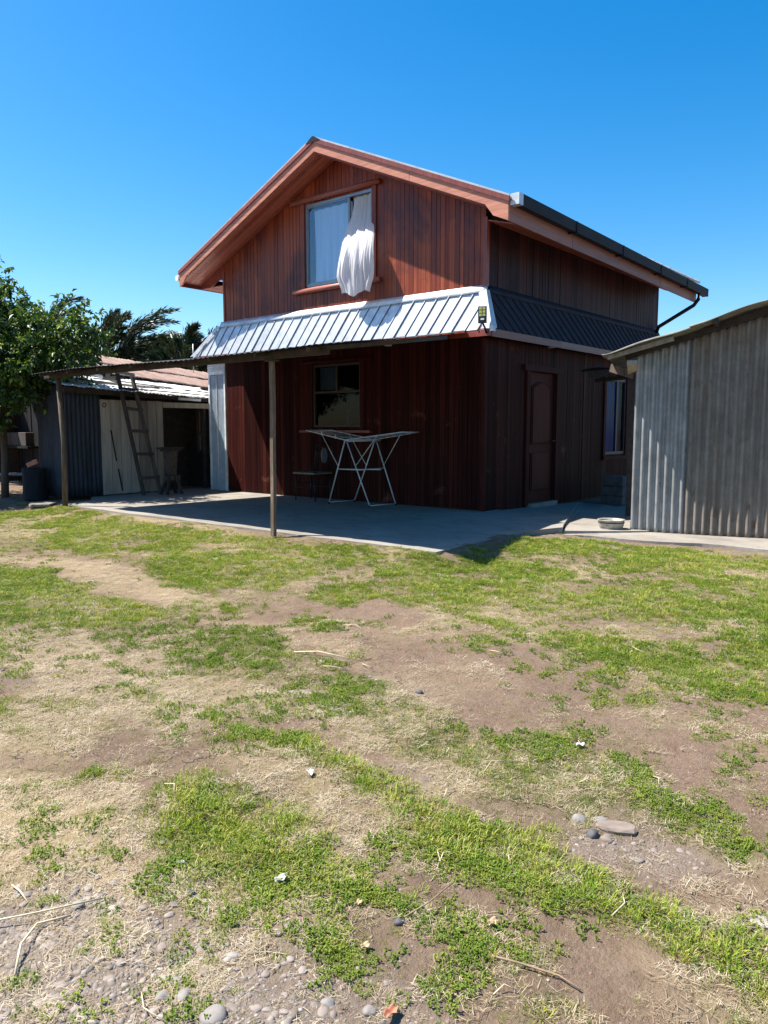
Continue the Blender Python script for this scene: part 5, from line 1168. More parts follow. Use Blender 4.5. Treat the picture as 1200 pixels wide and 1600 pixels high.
while xx > -17:
    w = R.uniform(.16, .22)
    MB().box((xx - w + .008, -1.25 - R.uniform(0, .02), -.05), (xx, -1.22, 2.25 + R.uniform(-.06, .04))).build('fence_board', M_SHADEWOOD, fn_)
    xx -= w
M_DIMBLK = plain('dim_shelf_block', (0.055, 0.045, 0.045), 0.9, 0, .3, 8)  # dark colour replaces shade on these blocks, which the sun reaches
bb = thing('wall_blocks', (-11.3, -1.45, 0.8), 'row of three plain blocks on a shelf against the dark fence', 'blocks')
for i in range(3):
    MB().box((-11.95 + i * .37, -1.55, .82), (-11.60 + i * .37, -1.36, 1.12)).build('block', M_DIMBLK, bb, bevel=.01)
MB().box((-12.1, -1.6, .77), (-10.7, -1.3, .815)).build('shelf', M_SHADEWOOD, bb)

# ------------------------------------------------------------------ trees
def leaf_mat(name, stops, trans=0.3):
    m, nt, b = nodes_mat(name)
    gi = nt.nodes.new('ShaderNodeNewGeometry')
    c = ramp(nt, gi.outputs['Random Per Island'], stops)
    nt.links.new(c, b.inputs['Base Color'])
    b.inputs['Roughness'].default_value = 0.45
    b.inputs['Specular IOR Level'].default_value = 0.4
    tr = nt.nodes.new('ShaderNodeBsdfTranslucent')
    nt.links.new(mixc(nt, 1.0, c, (1.0, 1.0, 0.4), 'MULTIPLY'), tr.inputs['Color'])
    mx = nt.nodes.new('ShaderNodeMixShader')
    mx.inputs[0].default_value = trans
    nt.links.new(b.outputs[0], mx.inputs[1])
    nt.links.new(tr.outputs[0], mx.inputs[2])
    nt.links.new(mx.outputs[0], nt.nodes['Material Output'].inputs['Surface'])
    return m
M_LEAF = leaf_mat('broad_leaves', [(0.0, (0.022, 0.052, 0.016)), (0.5, (0.045, 0.095, 0.022)), (0.82, (0.09, 0.16, 0.03)), (1.0, (0.24, 0.32, 0.05))])
M_NEEDLE = leaf_mat('cypress_foliage', [(0.0, (0.020, 0.038, 0.022)), (0.6, (0.040, 0.062, 0.034)), (1.0, (0.075, 0.095, 0.05))], 0.1)
M_BARK = wood('bark', [(0.25, (0.06, 0.045, 0.035)), (0.5, (0.11, 0.085, 0.065)), (0.75, (0.18, 0.145, 0.115))], (14, 14, 3), 0.9, 0.8, 0.2)
def leaves_mesh(centers, dirs, size, rs):
    """folded leaves, four corners and a midrib each"""
    n = len(centers)
    L = size * rs.uniform(.7, 1.3, n)[:, None]
    d = dirs / np.linalg.norm(dirs, axis=1)[:, None]
    up = rs.normal(0, .5, (n, 3)) + [0, 0, 1.0]
    s = np.cross(d, up)
    s /= np.linalg.norm(s, axis=1)[:, None]
    nn_ = np.cross(s, d)
    w = L * 0.26
    a = centers
    tip = centers + d * L - nn_ * L * .15
    m1 = centers + d * L * .45 + s * w + nn_ * w * .5
    m2 = centers + d * L * .45 - s * w + nn_ * w * .5
    V = np.stack([a, m1, tip, m2], 1).reshape(-1, 3)
    b0 = np.arange(n)[:, None] * 4
    F = np.concatenate([b0 + [0, 1, 2], b0 + [0, 2, 3]], 1).reshape(-1, 3)
    return V, F
def mesh_from(V, F, name, mat, parent, off=(0, 0, 0)):
    me = bpy.data.meshes.new(name)
    me.vertices.add(len(V))
    me.vertices.foreach_set('co', (V - np.array(off)).astype(np.float32).ravel())
    me.loops.add(F.size)
    me.loops.foreach_set('vertex_index', F.ravel())
    me.polygons.add(len(F))
    k = F.shape[1]
    me.polygons.foreach_set('loop_start', np.arange(0, F.size, k))
    me.polygons.foreach_set('loop_total', np.full(len(F), k))
    me.update()
    me.materials.append(mat)
    o = bpy.data.objects.new(name, me)
    S.collection.objects.link(o)
    o.parent = parent
    return o
rs = np.random.RandomState(23)
TB = (-8.25, -3.2, -0.05)
tree = thing('leafy_tree', TB, 'bushy broad-leaved tree at the left edge, hanging over the end of the porch beam', 'tree')
lobes = [(-8.1, -2.9, 2.6, .95), (-8.65, -3.05, 3.2, .68), (-8.75, -3.1, 3.9, .32), (-7.3, -3.0, 2.6, .70), (-6.95, -2.75, 2.70, .66), (-6.55, -2.7, 2.55, .42), (-8.9, -4.0, 2.7, 1.2), (-9.8, -3.6, 3.2, 1.3), (-8.9, -4.9, 2.5, 1.1), (-8.0, -3.7, 2.25, .70), (-7.35, -3.6, 2.1, .50), (-9.6, -5.2, 2.6, 1.2), (-7.2, -3.3, 1.95, .42), (-8.1, -3.75, 1.35, .26), (-7.85, -3.6, 1.3, .16)]
trk = MB()
trk.tube([TB, (-8.22, -3.18, .7), (-8.3, -3.15, 1.5), (-8.35, -3.1, 2.4), (-8.4, -3.1, 3.6)], [.07, .06, .055, .045, .02], 9)
trk.build('trunk', M_BARK, tree, True)
for (x, y, z, r) in lobes:
    a = Vector((-8.3, -3.15, min(1.2 + .35 * (z - 1), z - .1)))
    b2 = Vector((x, y, z))
    m_ = a.lerp(b2, .5) + Vector((0, 0, .15))
    MB().tube([a, m_, b2], [.035, .024, .010], 6).build('limb', M_BARK, tree, True)
C, Dn = [], []
for (x, y, z, r) in lobes:
    ntw = int(240 * r * r) + 20
    for _ in range(ntw):
        v = rs.normal(0, 1, 3)
        v /= np.linalg.norm(v)
        rad = r * rs.uniform(.35, 1.12)
        tip = np.array([x, y, z]) + v * rad * np.array([1, 1, .85])
        out = v + np.array([0, 0, rs.uniform(-.5, .6)])
        out /= np.linalg.norm(out)
        L = rs.uniform(.18, .34)
        k = 15
        t = rs.uniform(0, 1, k)[:, None]
        c = tip + out * L * t + rs.normal(0, .022, (k, 3))
        C.append(c)
        Dn.append(out * .5 + rs.normal(0, .75, (k, 3)) + np.array([0, 0, -.35]))
C, Dn = np.concatenate(C), np.concatenate(Dn)
V, F = leaves_mesh(C, Dn, .10, rs)
mesh_from(V, F, 'crown', M_LEAF, tree, TB)
print('tree leaves', len(C))

def cypress(base, h, spread, nfr, seed, label, lean=(0.35, 0.2), zlow=0.2):
    rs = np.random.RandomState(seed)
    t = thing('cypress_tree', base, label, 'tree', None)
    base = np.array(base, float)
    MB().tube([tuple(base), tuple(base + [0.1, 0, h * .35]), tuple(base + [.25 * lean[0], 0, h * .7])], [.28, .2, .08], 8).build('trunk', M_BARK, t, True)
    Vs, Fs, nV = [], [], 0
    lim = MB()
    for i in range(nfr):
        az = rs.uniform(0, 6.283)
        zs = h * rs.uniform(zlow, .62)
        rr_ = spread * rs.uniform(.25, 1.0)
        p0 = base + [0, 0, zs]
        zs = h * rs.uniform(zlow, .66)
        p0 = base + [0.25 * math.cos(az) * rr_, 0.25 * math.sin(az) * rr_, zs]
        end = p0 + [math.cos(az) * rr_ * .8 + lean[0] * 2.2, math.sin(az) * rr_ * .8 + lean[1] * 2.2, rs.uniform(.16, .36) * h]
        end[2] = min(end[2], base[2] + h * rs.uniform(.86, 1.0))
        ctrl = p0 + [math.cos(az) * rr_ * .12, math.sin(az) * rr_ * .12, (end[2] - p0[2]) * .9 + .1]
        P = []
        for k in range(9):
            u = k / 8
            P.append((1 - u) ** 2 * p0 + 2 * u * (1 - u) * ctrl + u * u * end)
        lim.tube([tuple(p) for p in P], [.05 * (1 - k / 9) + .008 for k in range(9)], 5)
        n = 300
        u = rs.uniform(.28, 1, n) ** .8
        c = np.array([(1 - a) ** 2 * p0 + 2 * a * (1 - a) * ctrl + a * a * end for a in u])
        tg = np.array([2 * (1 - a) * (ctrl - p0) + 2 * a * (end - ctrl) for a in u])
        tg /= np.linalg.norm(tg, axis=1)[:, None]
        wdt = (.022 + .12 * np.sin(np.clip((1 - u) * 2.4, 0, 1) * 1.57))[:, None]
        off = rs.normal(0, 1, (n, 3)) * wdt * .55
        d = tg * 1.3 + off / wdt * .35
        d /= np.linalg.norm(d, axis=1)[:, None]
        L = rs.uniform(.12, .30, n)[:, None]
        s = np.cross(d, rs.normal(0, 1, (n, 3)))
        s /= np.linalg.norm(s, axis=1)[:, None]
        w = L * .09
        a = c + off
        V = np.stack([a, a + d * L * .4 + s * w, a + d * L, a + d * L * .4 - s * w], 1).reshape(-1, 3)
        b0 = np.arange(n)[:, None] * 4 + nV
        Vs.append(V)
        Fs.append(b0 + [0, 1, 2, 3])
        nV += n * 4
    lim.build('limb', M_BARK, t, True)
    mesh_from(np.concatenate(Vs), np.concatenate(Fs), 'crown', M_NEEDLE, t, base)
cypress((-19.4, 5.6, -.1), 5.7, 2.5, 90, 1, 'dark windswept cypress behind the rusty roof, the left and denser of the two big ones', (.35, .2))
cypress((-15.9, 6.6, -.1), 5.1, 2.6, 70, 2, 'windswept cypress with open spiky branches just left of the house', (.30, .15))
cypress((-17.6, 6.4, -.1), 4.7, 2.2, 60, 3, 'lower dark cypress filling the gap between the two bigger ones', (.2, .1), .1)
cypress((-21.8, 3.9, -.1), 6.2, 1.8, 44, 4, 'tall thin-topped cypress seen behind the leafy tree', (.2, .1))
cypress((-13.8, 8.0, -.1), 4.3, 1.6, 36, 6, 'small cypress partly hidden by the left corner of the house', (.2, .1))
def cover(X, Y):
    """green, tone, height, straw, gravel amounts on the ground (world metres)"""
    wx = X + (fbm(X, Y, 3.2, 41, 4) - 0.5) * 0.36
    wy = Y + (fbm(X, Y, 3.2, 57, 4) - 0.5) * 0.36
    g = np.zeros(X.shape)
    tone = np.full(X.shape, 0.5)
    hh = np.ones(X.shape)
    keep = np.zeros(X.shape)
    for d, t, h, P in GREEN:
        a = soft(wx, wy, P, 0.12) * d
        up = a > g
        tone = np.where(up, t, tone)
        hh = np.where(up, h, hh)
        g = np.maximum(g, a)
        if len(P) > 8 and d >= 0.74 and abs(P[0][1]) > 5.5:      # the grass strips between the wheel tracks hold together
            keep = np.maximum(keep, a)
    pat = fbm(X, Y, 2.2, 71, 4)
    fine = fbm(X, Y, 9, 83, 3)
    bare = ss(0.36, 0.52, pat) * (0.55 + 0.45 * ss(0.3, 0.55, fine))
    far = ss(-5.6, -4.6, Y + 0 * X)
    g = g * np.maximum(0.20 + 0.85 * bare, 0.78 * keep) * (0.42 + 0.58 * ss(0.32, 0.5, fbm(X, Y, 22, 303, 2)))
    s = np.zeros(X.shape)
    for d, P in STRAW:
        s = np.maximum(s, soft(wx, wy, P, 0.1) * d)
    s = np.maximum(s, 0.55 * ss(0.5, 0.68, fbm(X, Y, 1.7, 97, 4)) * (0.3 + 0.7 * (g > 0.1)))
    r = np.zeros(X.shape)
    for d, P in GRAVEL:
        r = np.maximum(r, soft(wx, wy, P, 0.15) * d)
    # odd shoots nearly everywhere but on the beaten path
    path = ss(0.47, 0.6, fbm(X, Y, 0.9, 401, 3))
    hh = np.where(g < 0.1, 0.6, hh)
    g = np.maximum(g, (0.05 + 0.10 * path) * (1 - 0.75 * r) * ss(0.45, 0.6, fbm(X, Y, 7, 411, 3)))
    return g, tone, hh, s, r

# ------------------------------------------------------------------ ground sheet
def axis(lo, hi, step, far):
    a = list(np.arange(lo, hi, step))
    s, x = step, lo
    L = []
    while x > -far:
        s *= 1.25
        x -= s
        L.append(x)
    s, x = step, a[-1]
    Rr = []
    while x < far:
        s *= 1.25
        x += s
        Rr.append(x)
    return np.array(L[::-1] + a + Rr)

gx, gy = axis(-8.0, 6.6, 0.030, 320), axis(-9.0, -0.6, 0.030, 320)
gX, gY = np.meshgrid(gx, gy)
gX, gY = gX.ravel(), gY.ravel()
gZ = gz(gX, gY)
cg, ct, ch, cs, cr = cover(gX, gY)
gZ = gZ - 0.006 * cg * (fbm(gX, gY, 30, 5, 2) - 0.5)
nx, ny = len(gx), len(gy)
idx = np.arange(nx * ny).reshape(ny, nx)
quads = np.stack([idx[:-1, :-1], idx[:-1, 1:], idx[1:, 1:], idx[1:, :-1]], -1).reshape(-1, 4)
gm = bpy.data.meshes.new('ground')
gm.vertices.add(nx * ny)
gm.vertices.foreach_set('co', np.stack([gX, gY, gZ], -1).ravel())
gm.loops.add(quads.size)
gm.loops.foreach_set('vertex_index', quads.ravel())
gm.polygons.add(len(quads))
gm.polygons.foreach_set('loop_start', np.arange(0, quads.size, 4))
gm.polygons.foreach_set('loop_total', np.full(len(quads), 4))
gm.polygons.foreach_set('use_smooth', np.ones(len(quads), bool))
gm.update()
for nm, arr in (('green', cg), ('straw', cs), ('gravel', cr)):
    at = gm.attributes.new(nm, 'FLOAT', 'POINT')
    at.data.foreach_set('value', arr.astype(np.float32))
m, nt, b = nodes_mat('trodden_earth')
def attr(nt, n):
    a = nt.nodes.new('ShaderNodeAttribute')
    a.attribute_name = n
    return a.outputs['Fac']
n_a = noise(nt, 1.3, 8, 0.65)
n_b = noise(nt, 14, 7, 0.7)
n_c = noise(nt, 60, 5, 0.75)
dirt = ramp(nt, n_a, [(0.3, (0.135, 0.085, 0.056)), (0.5, (0.180, 0.118, 0.080)), (0.72, (0.235, 0.165, 0.115))])
dirt = mixc(nt, ramp(nt, n_b, [(0.35, (0, 0, 0)), (0.75, (1, 1, 1))]), dirt, (0.235, 0.172, 0.125))
dirt = mixc(nt, ramp(nt, n_c, [(0.45, (0, 0, 0)), (0.7, (0.8, 0.8, 0.8))]), dirt, (0.13, 0.09, 0.065))
st = ramp(nt, n_c, [(0.3, (0.27, 0.20, 0.115)), (0.55, (0.40, 0.31, 0.18)), (0.7, (0.50, 0.41, 0.27))])
gr = ramp(nt, n_b, [(0.3, (0.20, 0.165, 0.135)), (0.6, (0.29, 0.25, 0.215)), (0.75, (0.35, 0.32, 0.29))])
gn = ramp(nt, n_c, [(0.35, (0.075, 0.085, 0.028)), (0.6, (0.17, 0.165, 0.06)), (0.75, (0.28, 0.24, 0.11))])
c = mixc(nt, mth(nt, 'MULTIPLY', attr(nt, 'gravel'), 0.6), dirt, gr)
sf = mth(nt, 'MULTIPLY', attr(nt, 'straw'), mth(nt, 'ADD', 0.35, n_b), True)
c = mixc(nt, sf, c, st)
c = mixc(nt, mth(nt, 'MULTIPLY', attr(nt, 'green'), 0.85, True), c, gn)
# fine drying cracks in the bare earth
vo = nt.nodes.new('ShaderNodeTexVoronoi')
vo.feature = 'DISTANCE_TO_EDGE'
vo.inputs['Scale'].default_value = 5.5
tcv = nt.nodes.new('ShaderNodeTexCoord')
nzc = nt.nodes.new('ShaderNodeTexNoise')
nzc.inputs['Scale'].default_value = 7
vadd = nt.nodes.new('ShaderNodeVectorMath')
vadd.operation = 'MULTIPLY_ADD'
vadd.inputs[1].default_value = (0.35, 0.35, 0.35)
nt.links.new(tcv.outputs['Object'], nzc.inputs['Vector'])
nt.links.new(nzc.outputs['Color'], vadd.inputs[0])
nt.links.new(tcv.outputs['Object'], vadd.inputs[2])
nt.links.new(vadd.outputs[0], vo.inputs['Vector'])
crack = ramp(nt, vo.outputs['Distance'], [(0.0, (1, 1, 1)), (0.012, (0, 0, 0))])
crm = mth(nt, 'MULTIPLY', crack, ramp(nt, noise(nt, 1.1, 3, 0.5), [(0.55, (0, 0, 0)), (0.62, (1, 1, 1))]))
nt.links.new(c, b.inputs['Base Color'])
b.inputs['Roughness'].default_value = 0.95
b.inputs['Specular IOR Level'].default_value = 0.15
hgt = mth(nt, 'ADD', mth(nt, 'MULTIPLY', n_b, 0.9), mth(nt, 'MULTIPLY', n_c, 0.5))
hgt = mth(nt, 'SUBTRACT', hgt, mth(nt, 'MULTIPLY', crm, 0.6))
bump(nt, b, hgt, 1.0, 0.03)
gm.materials.append(m)
ground = bpy.data.objects.new('ground', gm)
link(ground, kind='structure')

# ------------------------------------------------------------------ things scattered past counting
PROTO = {}
def protos(name, mbs, mat, smooth=False):
    col = bpy.data.collections.new(name + '_kinds')
    for i, q in enumerate(mbs):
        me = bpy.data.meshes.new(name + '_kind')
        me.from_pydata([tuple(v) for v in q.v], [], q.f)
        if smooth:
            me.polygons.foreach_set('use_smooth', [True] * len(me.polygons))
        me.materials.append(mat[i] if isinstance(mat, list) else mat)
        col.objects.link(bpy.data.objects.new('%s_kind_%02d' % (name, i), me))
    return col, len(mbs)

def scatter(name, pts, scl, rot, pick, col, label, cat):
    me = bpy.data.meshes.new(name)
    me.vertices.add(len(pts))
    me.vertices.foreach_set('co', pts.astype(np.float32).ravel())
    for nm, ty, arr in (('sc', 'FLOAT_VECTOR', scl), ('ro', 'FLOAT_VECTOR', rot)):
        a = me.attributes.new(nm, ty, 'POINT')
        a.data.foreach_set('vector', arr.astype(np.float32).ravel())
    a = me.attributes.new('pk', 'INT', 'POINT')
    a.data.foreach_set('value', pick.astype(np.int32))
    o = bpy.data.objects.new(name, me)
    link(o, kind='stuff', label=label, category=cat)
    ng = bpy.data.node_groups.new(name, 'GeometryNodeTree')
    ng.interface.new_socket('Geometry', in_out='INPUT', socket_type='NodeSocketGeometry')
    ng.interface.new_socket('Geometry', in_out='OUTPUT', socket_type='NodeSocketGeometry')
    gi, go = ng.nodes.new('NodeGroupInput'), ng.nodes.new('NodeGroupOutput')
    ip = ng.nodes.new('GeometryNodeInstanceOnPoints')
    ci = ng.nodes.new('GeometryNodeCollectionInfo')
    ci.inputs['Collection'].default_value = col
    ci.inputs['Separate Children'].default_value = True
    ci.inputs['Reset Children'].default_value = True
    def na(n, t):
        q = ng.nodes.new('GeometryNodeInputNamedAttribute')
        q.data_type = t
        q.inputs['Name'].default_value = n
        return q.outputs['Attribute']
    er = ng.nodes.new('FunctionNodeEulerToRotation')
    ng.links.new(na('ro', 'FLOAT_VECTOR'), er.inputs[0])
    ng.links.new(gi.outputs[0], ip.inputs['Points'])
    ng.links.new(ci.outputs[0], ip.inputs['Instance'])
    ip.inputs['Pick Instance'].default_value = True
    ng.links.new(na('pk', 'INT'), ip.inputs['Instance Index'])
    ng.links.new(er.outputs[0], ip.inputs['Rotation'])
    ng.links.new(na('sc', 'FLOAT_VECTOR'), ip.inputs['Scale'])
    ng.links.new(ip.outputs[0], go.inputs[0])
    o.modifiers.new('scatter', 'NODES').node_group = ng
    return o

def blade(q, x, y, ang, lean, h, w, bend=0.5):
    d = Vector((math.cos(ang), math.sin(ang), 0))
    p = Vector((-d.y, d.x, 0))
    b0 = Vector((x, y, -0.004))
    m0 = b0 + d * lean * h * 0.45 + Vector((0, 0, h * 0.62))
    t0 = b0 + d * lean * h * (0.9 + bend * 0.5) + Vector((0, 0, h * (1.0 - 0.25 * lean)))
    q.add([b0 - p * w / 2, b0 + p * w / 2, m0 + p * w * 0.42, m0 - p * w * 0.42, t0], [(0, 1, 2, 3), (3, 2, 4)])

def leafy(q, x, y, ang, h, L, w):
    d = Vector((math.cos(ang), math.sin(ang), 0))
    p = Vector((-d.y, d.x, 0))
    b0 = Vector((x, y, 0.0))
    c0 = b0 + Vector((0, 0, h)) + d * L * 0.35
    q.add([b0, c0 + p * w / 2 - d * 0.0, c0 + d * L * 0.65 - Vector((0, 0, L * 0.2)), c0 - p * w / 2, c0 + Vector((0, 0, -w * 0.15)) + d * L * 0.1],
          [(0, 1, 4), (1, 2, 4), (2, 3, 4), (3, 0, 4)])

def leafmat(name, stops, trans=0.35, rough=0.5):
    m, nt, b = nodes_mat(name)
    rnd = objrand(nt)
    n1 = noise(nt, 30, 3, 0.6)
    f = mth(nt, 'ADD', mth(nt, 'MULTIPLY', rnd, 0.8), mth(nt, 'MULTIPLY', n1, 0.2))
    c = ramp(nt, f, stops)
    nt.links.new(c, b.inputs['Base Color'])
    b.inputs['Roughness'].default_value = rough
    b.inputs['Specular IOR Level'].default_value = 0.3
    tr = nt.nodes.new('ShaderNodeBsdfTranslucent')
    nt.links.new(mixc(nt, 1.0, c, (1.0, 1.0, 0.45), 'MULTIPLY'), tr.inputs['Color'])
    mx = nt.nodes.new('ShaderNodeMixShader')
    mx.inputs[0].default_value = trans
    nt.links.new(b.outputs[0], mx.inputs[1])
    nt.links.new(tr.outputs[0], mx.inputs[2])
    nt.links.new(mx.outputs[0], nt.nodes['Material Output'].inputs['Surface'])
    return m

M_GRASS = leafmat('grass_blades', [(0.0, (0.11, 0.20, 0.020)), (0.28, (0.19, 0.29, 0.028)), (0.55, (0.29, 0.35, 0.036)), (0.75, (0.40, 0.38, 0.07)), (0.9, (0.52, 0.43, 0.19))])
M_OLIVE = leafmat('olive_grass', [(0.0, (0.095, 0.125, 0.032)), (0.45, (0.15, 0.19, 0.045)), (0.75, (0.24, 0.24, 0.08)), (1.0, (0.34, 0.29, 0.14))])
M_CLOVER = leafmat('weed_leaves', [(0.0, (0.11, 0.18, 0.024)), (0.5, (0.18, 0.26, 0.034)), (1.0, (0.30, 0.33, 0.06))])
M_STRAW = leafmat('dry_straw', [(0.0, (0.22, 0.16, 0.10)), (0.35, (0.36, 0.28, 0.18)), (0.7, (0.50, 0.41, 0.28)), (1.0, (0.66, 0.58, 0.45))], 0.15, 0.6)

def tuft(n, h, spread, lean, w=0.0035):
    q = MB()
    for _ in range(n):
        a, r = R.uniform(0, 6.283), spread * math.sqrt(R.random())
        blade(q, r * math.cos(a), r * math.sin(a), a + R.uniform(-1.2, 1.2), R.uniform(0.1, lean), h * R.uniform(0.45, 1.1), w * R.uniform(0.7, 1.3))
    return q
def weed(n, spread, h):
    q = MB()
    for _ in range(n):
        a, r = R.uniform(0, 6.283), spread * math.sqrt(R.random())
        for k in range(3):
            leafy(q, r * math.cos(a), r * math.sin(a), a + k * 2.1 + R.uniform(-.3, .3), h * R.uniform(0.3, 1), 0.010 * R.uniform(.6, 1.3), 0.0055 * R.uniform(.7, 1.3))
    return q
def strawtuft(n, spread):
    q = MB()
    for _ in range(n):
        a, r = R.uniform(0, 6.283), spread * math.sqrt(R.random())
        a2 = R.uniform(0, 6.283)
        L = R.uniform(0.012, 0.055)
        d = Vector((math.cos(a2), math.sin(a2), R.uniform(-0.05, 0.45)))
        p0 = Vector((r * math.cos(a), r * math.sin(a), R.uniform(0.0, 0.008)))
        w = Vector((-math.sin(a2), math.cos(a2), 0)) * R.uniform(0.0004, 0.0011)
        mid = p0 + d * L * 0.5 + Vector((R.uniform(-1, 1), R.uniform(-1, 1), 0.3)) * 0.0015
        q.add([p0 - w, p0 + w, mid + w, mid - w, p0 + d * L], [(0, 1, 2, 3), (3, 2, 4)])
    return q
def pebble(seed):
    rr = random.Random(seed)
    q = MB()
    bm = bmesh.new()
    bmesh.ops.create_icosphere(bm, subdivisions=2, radius=0.5)
    k = [Vector((rr.uniform(-1, 1), rr.uniform(-1, 1), rr.uniform(-1, 1))) for _ in range(4)]
    sx, sy, sz = rr.uniform(0.8, 1.25), rr.uniform(0.6, 1.0), rr.uniform(0.4, 0.65)
    for v in bm.verts:
        f = 1 + sum(0.10 * math.sin(3.1 * v.co.dot(kk) * 2 + i) for i, kk in enumerate(k))
        v.co = Vector((v.co.x * sx, v.co.y * sy, v.co.z * sz)) * f
    q.add([v.co.copy() for v in bm.verts], [tuple(v.index for v in f.verts) for f in bm.faces])
    bm.free()
    return q

def sample(n, rmin=1.25, rmax=14.5, power=1.0, half=44):
    """random spots on the yard, thinning out with the distance from the path's end"""
    u = NR.rand(n)
    r = rmin + (rmax - rmin) * u ** power
    th = math.radians(90 + YAW) + np.radians(NR.uniform(-half, half, n))
    return CAM.x + r * np.cos(th), CAM.y + r * np.sin(th), r

def on_concrete(x, y):
    return ((y > -3.40) & (x < 1.62) & (x > -5.75)) | ((x >= 1.62) & (y > -0.95 + (x - 1.9) * 0.13 + (fbm(x, y, 2, 5, 2) - 0.5) * 0.3)) | ((x < -5.9) & (y > -2.9))

# green tufts
tg, n1 = protos('grass', [tuft(18, 0.040, 0.034, 1.0) for _ in range(4)] + [tuft(16, 0.028, 0.038, 1.3) for _ in range(3)] + [tuft(9, 0.060, 0.026, 0.8) for _ in range(2)]
                 + [tuft(17, 0.026, 0.036, 1.2, 0.004) for _ in range(4)], [M_GRASS] * 9 + [M_OLIVE] * 4)
def grow(n, power):
    x, y, r = sample(n, power=power)
    g, tone, hh, s, rv = cover(x, y)
    keep = (NR.rand(n) < g * 1.0) & ~on_concrete(x, y)
    return x[keep], y[keep], r[keep], tone[keep], hh[keep], g[keep]
x, y, r, tone, hh, g = grow(380000, 0.8)
n = len(x)
pts = np.stack([x, y, gz(x, y)], -1)
s0 = NR.uniform(0.35, 0.95, n) * hh * (0.6 + 0.5 * g) * (0.8 + 0.035 * r)
scl = np.stack([s0 * NR.uniform(.9, 1.5, n), s0 * NR.uniform(.9, 1.5, n), s0], -1)
rot = np.stack([NR.uniform(-.15, .15, n), NR.uniform(-.15, .15, n), NR.uniform(0, 6.283, n)], -1)
pick = np.where(NR.rand(n) < tone * 0.9, 9 + NR.randint(0, 4, n), NR.randint(0, 9, n))
print('grass tufts', n)
scatter('grass', pts, scl, rot, pick, tg, 'short patchy green and yellowish grass covering parts of the dirt yard', 'grass')

# broad-leaved weeds
tw, n2 = protos('weeds', [weed(14, 0.040, 0.018) for _ in range(5)], M_CLOVER)
x, y, r, tone, hh, g = grow(110000, 0.8)
k = fbm(x, y, 1.3, 133, 3) > 0.47
x, y, r, g = x[k], y[k], r[k], g[k]
n = len(x)
s0 = NR.uniform(0.5, 1.3, n)
scatter('weeds', np.stack([x, y, gz(x, y)], -1), np.stack([s0] * 3, -1), np.stack([0 * x, 0 * x, NR.uniform(0, 6.28, n)], -1), NR.randint(0, n2, n), tw,
        'small broad-leaved green weeds growing among the grass', 'weeds')

# dry straw lying about
tsr, n3 = protos('straw', [strawtuft(26, 0.055) for _ in range(7)], M_STRAW)
nn = 160000
x, y, r = sample(nn, power=0.8)
g, tone, hh, s, rv = cover(x, y)
k = (NR.rand(nn) < (s * 0.75 + 0.03 + 0.16 * (g > 0.15) + 0.05 * rv) * (0.35 + 0.9 * ss(0.4, 0.6, fbm(x, y, 6, 201, 3)))) & ~on_concrete(x, y)
x, y, r = x[k], y[k], r[k]
n = len(x)
s0 = NR.uniform(0.4, 0.95, n)
scatter('straw', np.stack([x, y, gz(x, y) + 0.003], -1), np.stack([s0, s0, s0 * NR.uniform(.4, 1.1, n)], -1), np.stack([0 * x, 0 * x, NR.uniform(0, 6.28, n)], -1), NR.randint(0, n3, n), tsr,
        'pale dry straw and dead grass scattered over the yard', 'straw')

# gravel and clods
m, nt, b = nodes_mat('river_stone')
c = ramp(nt, objrand(nt), [(0.0, (0.10, 0.087, 0.078)), (0.35, (0.165, 0.14, 0.12)), (0.7, (0.225, 0.19, 0.165)), (0.95, (0.28, 0.24, 0.205)), (1.0, (0.40, 0.36, 0.31))])
c = mixc(nt, mth(nt, 'MULTIPLY', noise(nt, 40, 5, 0.7), 0.5), c, (0.24, 0.18, 0.14))
nt.links.new(c, b.inputs['Base Color'])
b.inputs['Roughness'].default_value = 0.75
bump(nt, b, noise(nt, 60, 4, 0.6), 0.3, 0.003)
M_STONE = m
m, nt, b = nodes_mat('earth_clod')
nt.links.new(ramp(nt, objrand(nt), [(0, (0.11, 0.075, 0.056)), (1, (0.21, 0.15, 0.115))]), b.inputs['Base Color'])
b.inputs['Roughness'].default_value = 0.95
M_CLOD = m
tp, n4 = protos('gravel', [pebble(100 + i) for i in range(6)] + [pebble(300 + i) for i in range(3)], [M_STONE] * 6 + [M_CLOD] * 3, True)
nn = 330000
x, y, r = sample(nn, power=0.95, rmax=7.5)
g, tone, hh, s, rv = cover(x, y)
k = (NR.rand(nn) < (0.9 * rv + 0.13 * ss(0.35, 0.6, fbm(x, y, 4, 503, 3))) * (1 - 0.7 * g)) & ~on_concrete(x, y)
x, y, r, rv = x[k], y[k], r[k], rv[k]
n = len(x)
siz = 0.0022 + 0.011 * NR.rand(n) ** 3.0 + (NR.rand(n) < 0.10 * rv) * NR.uniform(0.006, 0.026, n)
pk = np.where(NR.rand(n) < 0.25 + 0.7 * rv, NR.randint(0, 6, n), NR.randint(6, 9, n))
siz = np.where(pk > 5, np.minimum(siz, 0.014), siz)
scatter('gravel', np.stack([x, y, gz(x, y) - siz * 0.12], -1), np.stack([siz * 1.1] * 3, -1), np.stack([NR.uniform(-.3, .3, n), NR.uniform(-.3, .3, n), NR.uniform(0, 6.28, n)], -1), pk, tp,
        'small grey river gravel and crumbs of earth on the bare ground', 'gravel')
print('straw/gravel ok', n)
